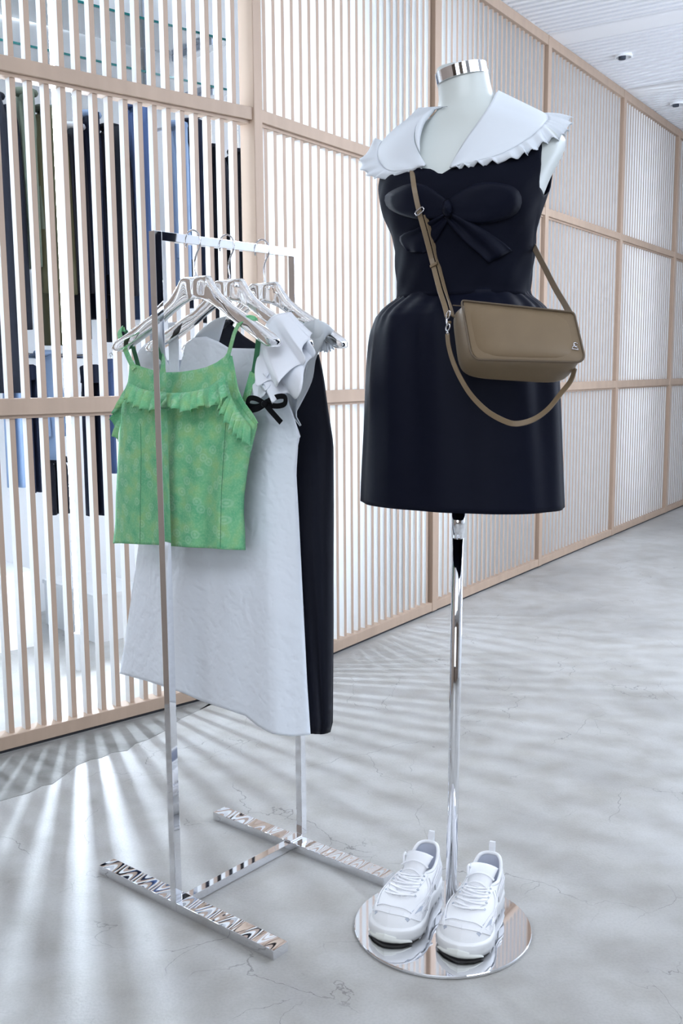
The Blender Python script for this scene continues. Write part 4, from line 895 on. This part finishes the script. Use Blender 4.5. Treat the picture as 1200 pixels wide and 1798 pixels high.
def hung(name, px0, px1, py0, py1, colr, label, group, long=False, trousers=False, light=None):
    """a garment hanging from a rail, seen between the slats: body, sleeves or legs, collar, hanger"""
    s0 = bs(px0, (py0+py1)/2, rail_t)[0]; s1 = bs(px1, (py0+py1)/2, rail_t)[0]; s0, s1 = min(s0, s1), max(s0, s1); c = (s0+s1)/2; h = (s1-s0)/2
    zt_ = bs((px0+px1)/2, py0, rail_t)[1]; zb = bs((px0+px1)/2, py1, rail_t)[1]; m = colr; root = empty(name, lay(c, rail_t, zt_)); tag(root, label, 'trousers' if trousers else 'jacket' if name == 'jacket' else 'shirt' if name == 'shirt' else 'coat', group)
    H_ = zt_-zb
    def blob(cx_, hw, ht, z0, z1, fl=0, k=0):
        rings = []
        for q in np.linspace(0, 1, 12):
            z = z0+(z1-z0)*q; sh = min(1, .35+.65*math.sin(min(1, q*7)*math.pi/2)); w_ = hw*sh*(1+fl*q); rings.append([lay(cx_+w_*math.cos(a)*(1+.05*math.sin(a*5+q*3+k)), rail_t+ht*math.sin(a)*(1+.12*math.sin(a*4+k)), z) for a in np.linspace(0, 2*math.pi, 20, endpoint=False)])
        return MB().loft(rings)
    if trousers:
        adopt(root, blob(c, h, .05, zt_, zt_-H_*.12).build('waistband', m, None, smooth=True))
        for sg in (-1, 1): adopt(root, blob(c+sg*h*.5, h*.47, .045, zt_-H_*.1, zb, .0, sg).build('leg', m, None, smooth=True))
    else:
        adopt(root, blob(c, h*.72, .085, zt_, zb, .06, 1).build('body', m, None, smooth=True))
        for sg in (-1, 1): adopt(root, MB().tube(catmull([lay(c+sg*h*.62, rail_t, zt_-.035), lay(c+sg*h*.76, rail_t-.03, zt_-.14), lay(c+sg*h*.80, rail_t-.045, zt_-H_*.45), lay(c+sg*h*.77, rail_t-.06, zt_-H_*.78)], 5), [min(r_, h*.3) for r_ in np.linspace(.055, .042, 16)], 12).build('sleeve', m, None, smooth=True))
        adopt(root, MB().tube([lay(c+.045*math.cos(a), rail_t+.04*math.sin(a), zt_+.005) for a in np.linspace(0, 2*math.pi, 16, endpoint=False)], .013, 8, closed=True).build('collar', light or m, None, smooth=True))
    zr = zt if py0 < 400 else zm
    adopt(root, MB().tube(catmull([lay(c, rail_t, zt_-.02), lay(c, rail_t, zr-.015 if zr-.015 > zt_ else zt_+.01), lay(c, rail_t+.016, zr+.004), lay(c, rail_t, zr+.0165), lay(c, rail_t-.016, zr+.004)], 4), .002, 6).build('hanger_hook', steel, None, smooth=True))
    return root
def cl(n, c, r=.8): return mat(n, c, r, spec=.2, bump=((40, 40, 40), .3, .004))
c_blk = cl('cloth_black', (.004, .005, .010)); c_nvy = cl('cloth_navy', (.004, .007, .020)); c_olv = cl('cloth_olive', (.055, .053, .028)); c_sage = cl('cloth_sage', (.09, .11, .085)); c_chr = cl('cloth_charcoal', (.016, .017, .024)); c_den = cl('cloth_denim', (.05, .085, .19)); c_ltb = cl('cloth_pale_blue', (.2, .28, .42)); c_wht = cl('cloth_white', (.7, .74, .8)); c_dgr = cl('cloth_dark_green', (.02, .04, .035))
GU = 'garments on the upper rail behind the lattice'; GLo = 'garments on the lower rail behind the lattice'
hung('coat', -42, 36, 172, 690, c_blk, 'black coat at the near end of the upper rail, cut by the photo edge', GU)
hung('jacket', 36, 64, 166, 470, c_sage, 'pale sage jacket between the black coat and the olive coat', GU)
hung('coat', 62, 118, 196, 606, c_olv, 'olive coat on the upper rail behind the left lattice', GU, light=c_sage)
hung('jacket', 121, 150, 226, 596, c_chr, 'charcoal jacket just right of the olive coat', GU, light=c_wht)
hung('jacket', 148, 178, 205, 560, c_nvy, 'navy jacket with a pale lining behind the bright light tube', GU, light=c_ltb)
hung('coat', 176, 226, 228, 600, c_blk, 'black coat with rounded shoulder left of the denim jacket', GU)
hung('jacket', 230, 262, 190, 560, c_den, 'light blue denim jacket beside the slotted upright', GU)
hung('shirt', 298, 330, 222, 520, c_ltb, 'pale blue shirt right of the slotted upright', GU)
hung('jacket', 330, 352, 218, 540, c_nvy, 'dark navy jacket between the pale blue shirt and black coats', GU)
hung('coat', 352, 398, 262, 566, c_blk, 'black coat above the rack hangers, nearer the blue shirt', GU)
hung('coat', 396, 446, 270, 572, c_blk, 'black coat beside the corner post of the lattice', GU)
hung('trousers', 10, 38, 650, 856, c_ltb, 'pale blue trousers at the near end of the lower rail', GLo, trousers=True)
hung('trousers', 44, 66, 640, 864, c_nvy, 'dark navy trousers between two pale blue garments on the lower rail', GLo, trousers=True)
hung('shirt', 68, 104, 622, 806, c_ltb, 'pale blue shirt on the lower rail below the olive coat', GLo)
hung('trousers', 76, 118, 800, 902, c_blk, 'black trousers showing below the pale blue shirt', GLo, trousers=True)
hung('trousers', 148, 182, 640, 905, c_nvy, 'navy trousers on the lower rail just right of the light tube', GLo, trousers=True)
hung('trousers', 184, 214, 630, 830, c_den, 'blue denim trousers on the lower rail beside the green top', GLo, trousers=True)
# slotted wall upright
su, z0_ = bs(266, 100, 1.70); up = empty('slotted_upright', lay(su, 1.70, 0)); tag(up, 'white slotted metal upright fixed behind the left lattice', 'upright')
s_m = mat('upright_white', (.62, .68, .80), .35, .3); dk = mat('slot_dark', (.04, .05, .07), .8)
def lbox(s0, s1, t0, t1, z0, z1):
    v = [lay(s, t, z) for z in (z0, z1) for t in (t0, t1) for s in (s0, s1)]
    return MB().add(v, [(0, 2, 3, 1), (4, 5, 7, 6), (0, 1, 5, 4), (2, 6, 7, 3), (0, 4, 6, 2), (1, 3, 7, 5)])
adopt(up, lbox(su-.02, su+.02, 1.70, 1.74, 0, 3.2).build('profile', s_m, None))
for k in range(46):
    z = 1.05+k*.042
    adopt(up, lbox(su-.004, su+.004, 1.698, 1.7005, z, z+.02).build('slot', dk, None))
# glass shelves with green edges, on brackets
gl_edge = mat('glass_edge_green', (.01, .10, .10), .2); gl_face = mat('shelf_glass', (.80, .97, .95), .02, trans=.9, ior=1.45)
for i, (z, s0, s1, lb) in enumerate(((2.62, -.9, .62, 'lower'), (2.86, -.9, .62, 'upper'), (2.62, .66, 2.2, 'lower'), (2.86, .66, 2.2, 'upper'))):
    g = empty('glass_shelf', lay((s0+s1)/2, 1.55, z)); tag(g, lb+' glass shelf with a green edge high behind the '+('corner end' if s0 < 0 else 'near end')+' of the left lattice', 'shelf', 'glass shelves behind the lattice')
    adopt(g, lbox(s0, s1, 1.36, 1.735, z, z+.008).build('pane', gl_face, None)); adopt(g, lbox(s0, s1, 1.352, 1.3598, z-.001, z+.009).build('front_edge', gl_edge, None))
    for sb in (s0+.12, s1-.12): adopt(g, lbox(sb-.004, sb+.004, 1.37, 1.735, z-.03, z-.0005).build('bracket', s_m, None))
# low white plinths on the store floor
for i, (pa, pb, py, h_, t0, t1, lb) in enumerate(((168, 260, 1090, .22, 1.0, 1.5, 'low white display plinth beyond the light tube'), (-60, 60, 1010, .34, 1.15, 1.6, 'white display plinth behind the near end of the left lattice'))):
    sA_ = bs(pa, py, t0)[0]; sB_ = bs(pb, py, t0)[0]; pd = empty('display_plinth', lay((sA_+sB_)/2, (t0+t1)/2, 0)); tag(pd, lb, 'plinth')
    adopt(pd, lbox(min(sA_, sB_), max(sA_, sB_), t0, t1, 0, h_-.02).build('body', white_paint, None)); adopt(pd, lbox(min(sA_, sB_)-.006, max(sA_, sB_)+.006, t0-.006, t1+.006, h_-.0195, h_).build('top_board', white_paint, None))
# small ceiling spots
def ceil_hit(px, py): return at_floor(px, py, ZC)
for (px, py), lb in (((1096, 97), 'small recessed ceiling spotlight, the nearer one'), ((1190, 181), 'small recessed ceiling spotlight near the far end')):
    p = ceil_hit(px, py); f_ = empty('ceiling_spotlight', (p[0], p[1], ZC-.012)); tag(f_, lb, 'spotlight')
    an = np.linspace(0, 2*math.pi, 20, endpoint=False)
    MB().loft([[(r_*math.cos(a), r_*math.sin(a), z) for a in an] for z, r_ in ((.04, .05), (0, .052), (-.002, .045), (.02, .04))]).build('housing', white_paint, f_, smooth=False)
    MB().loft([[(r_*math.cos(a)-.01, r_*math.sin(a), z) for a in an] for z, r_ in ((.01, .022), (-.012, .022), (-.013, .016))]).build('lens', dk, f_, smooth=True)
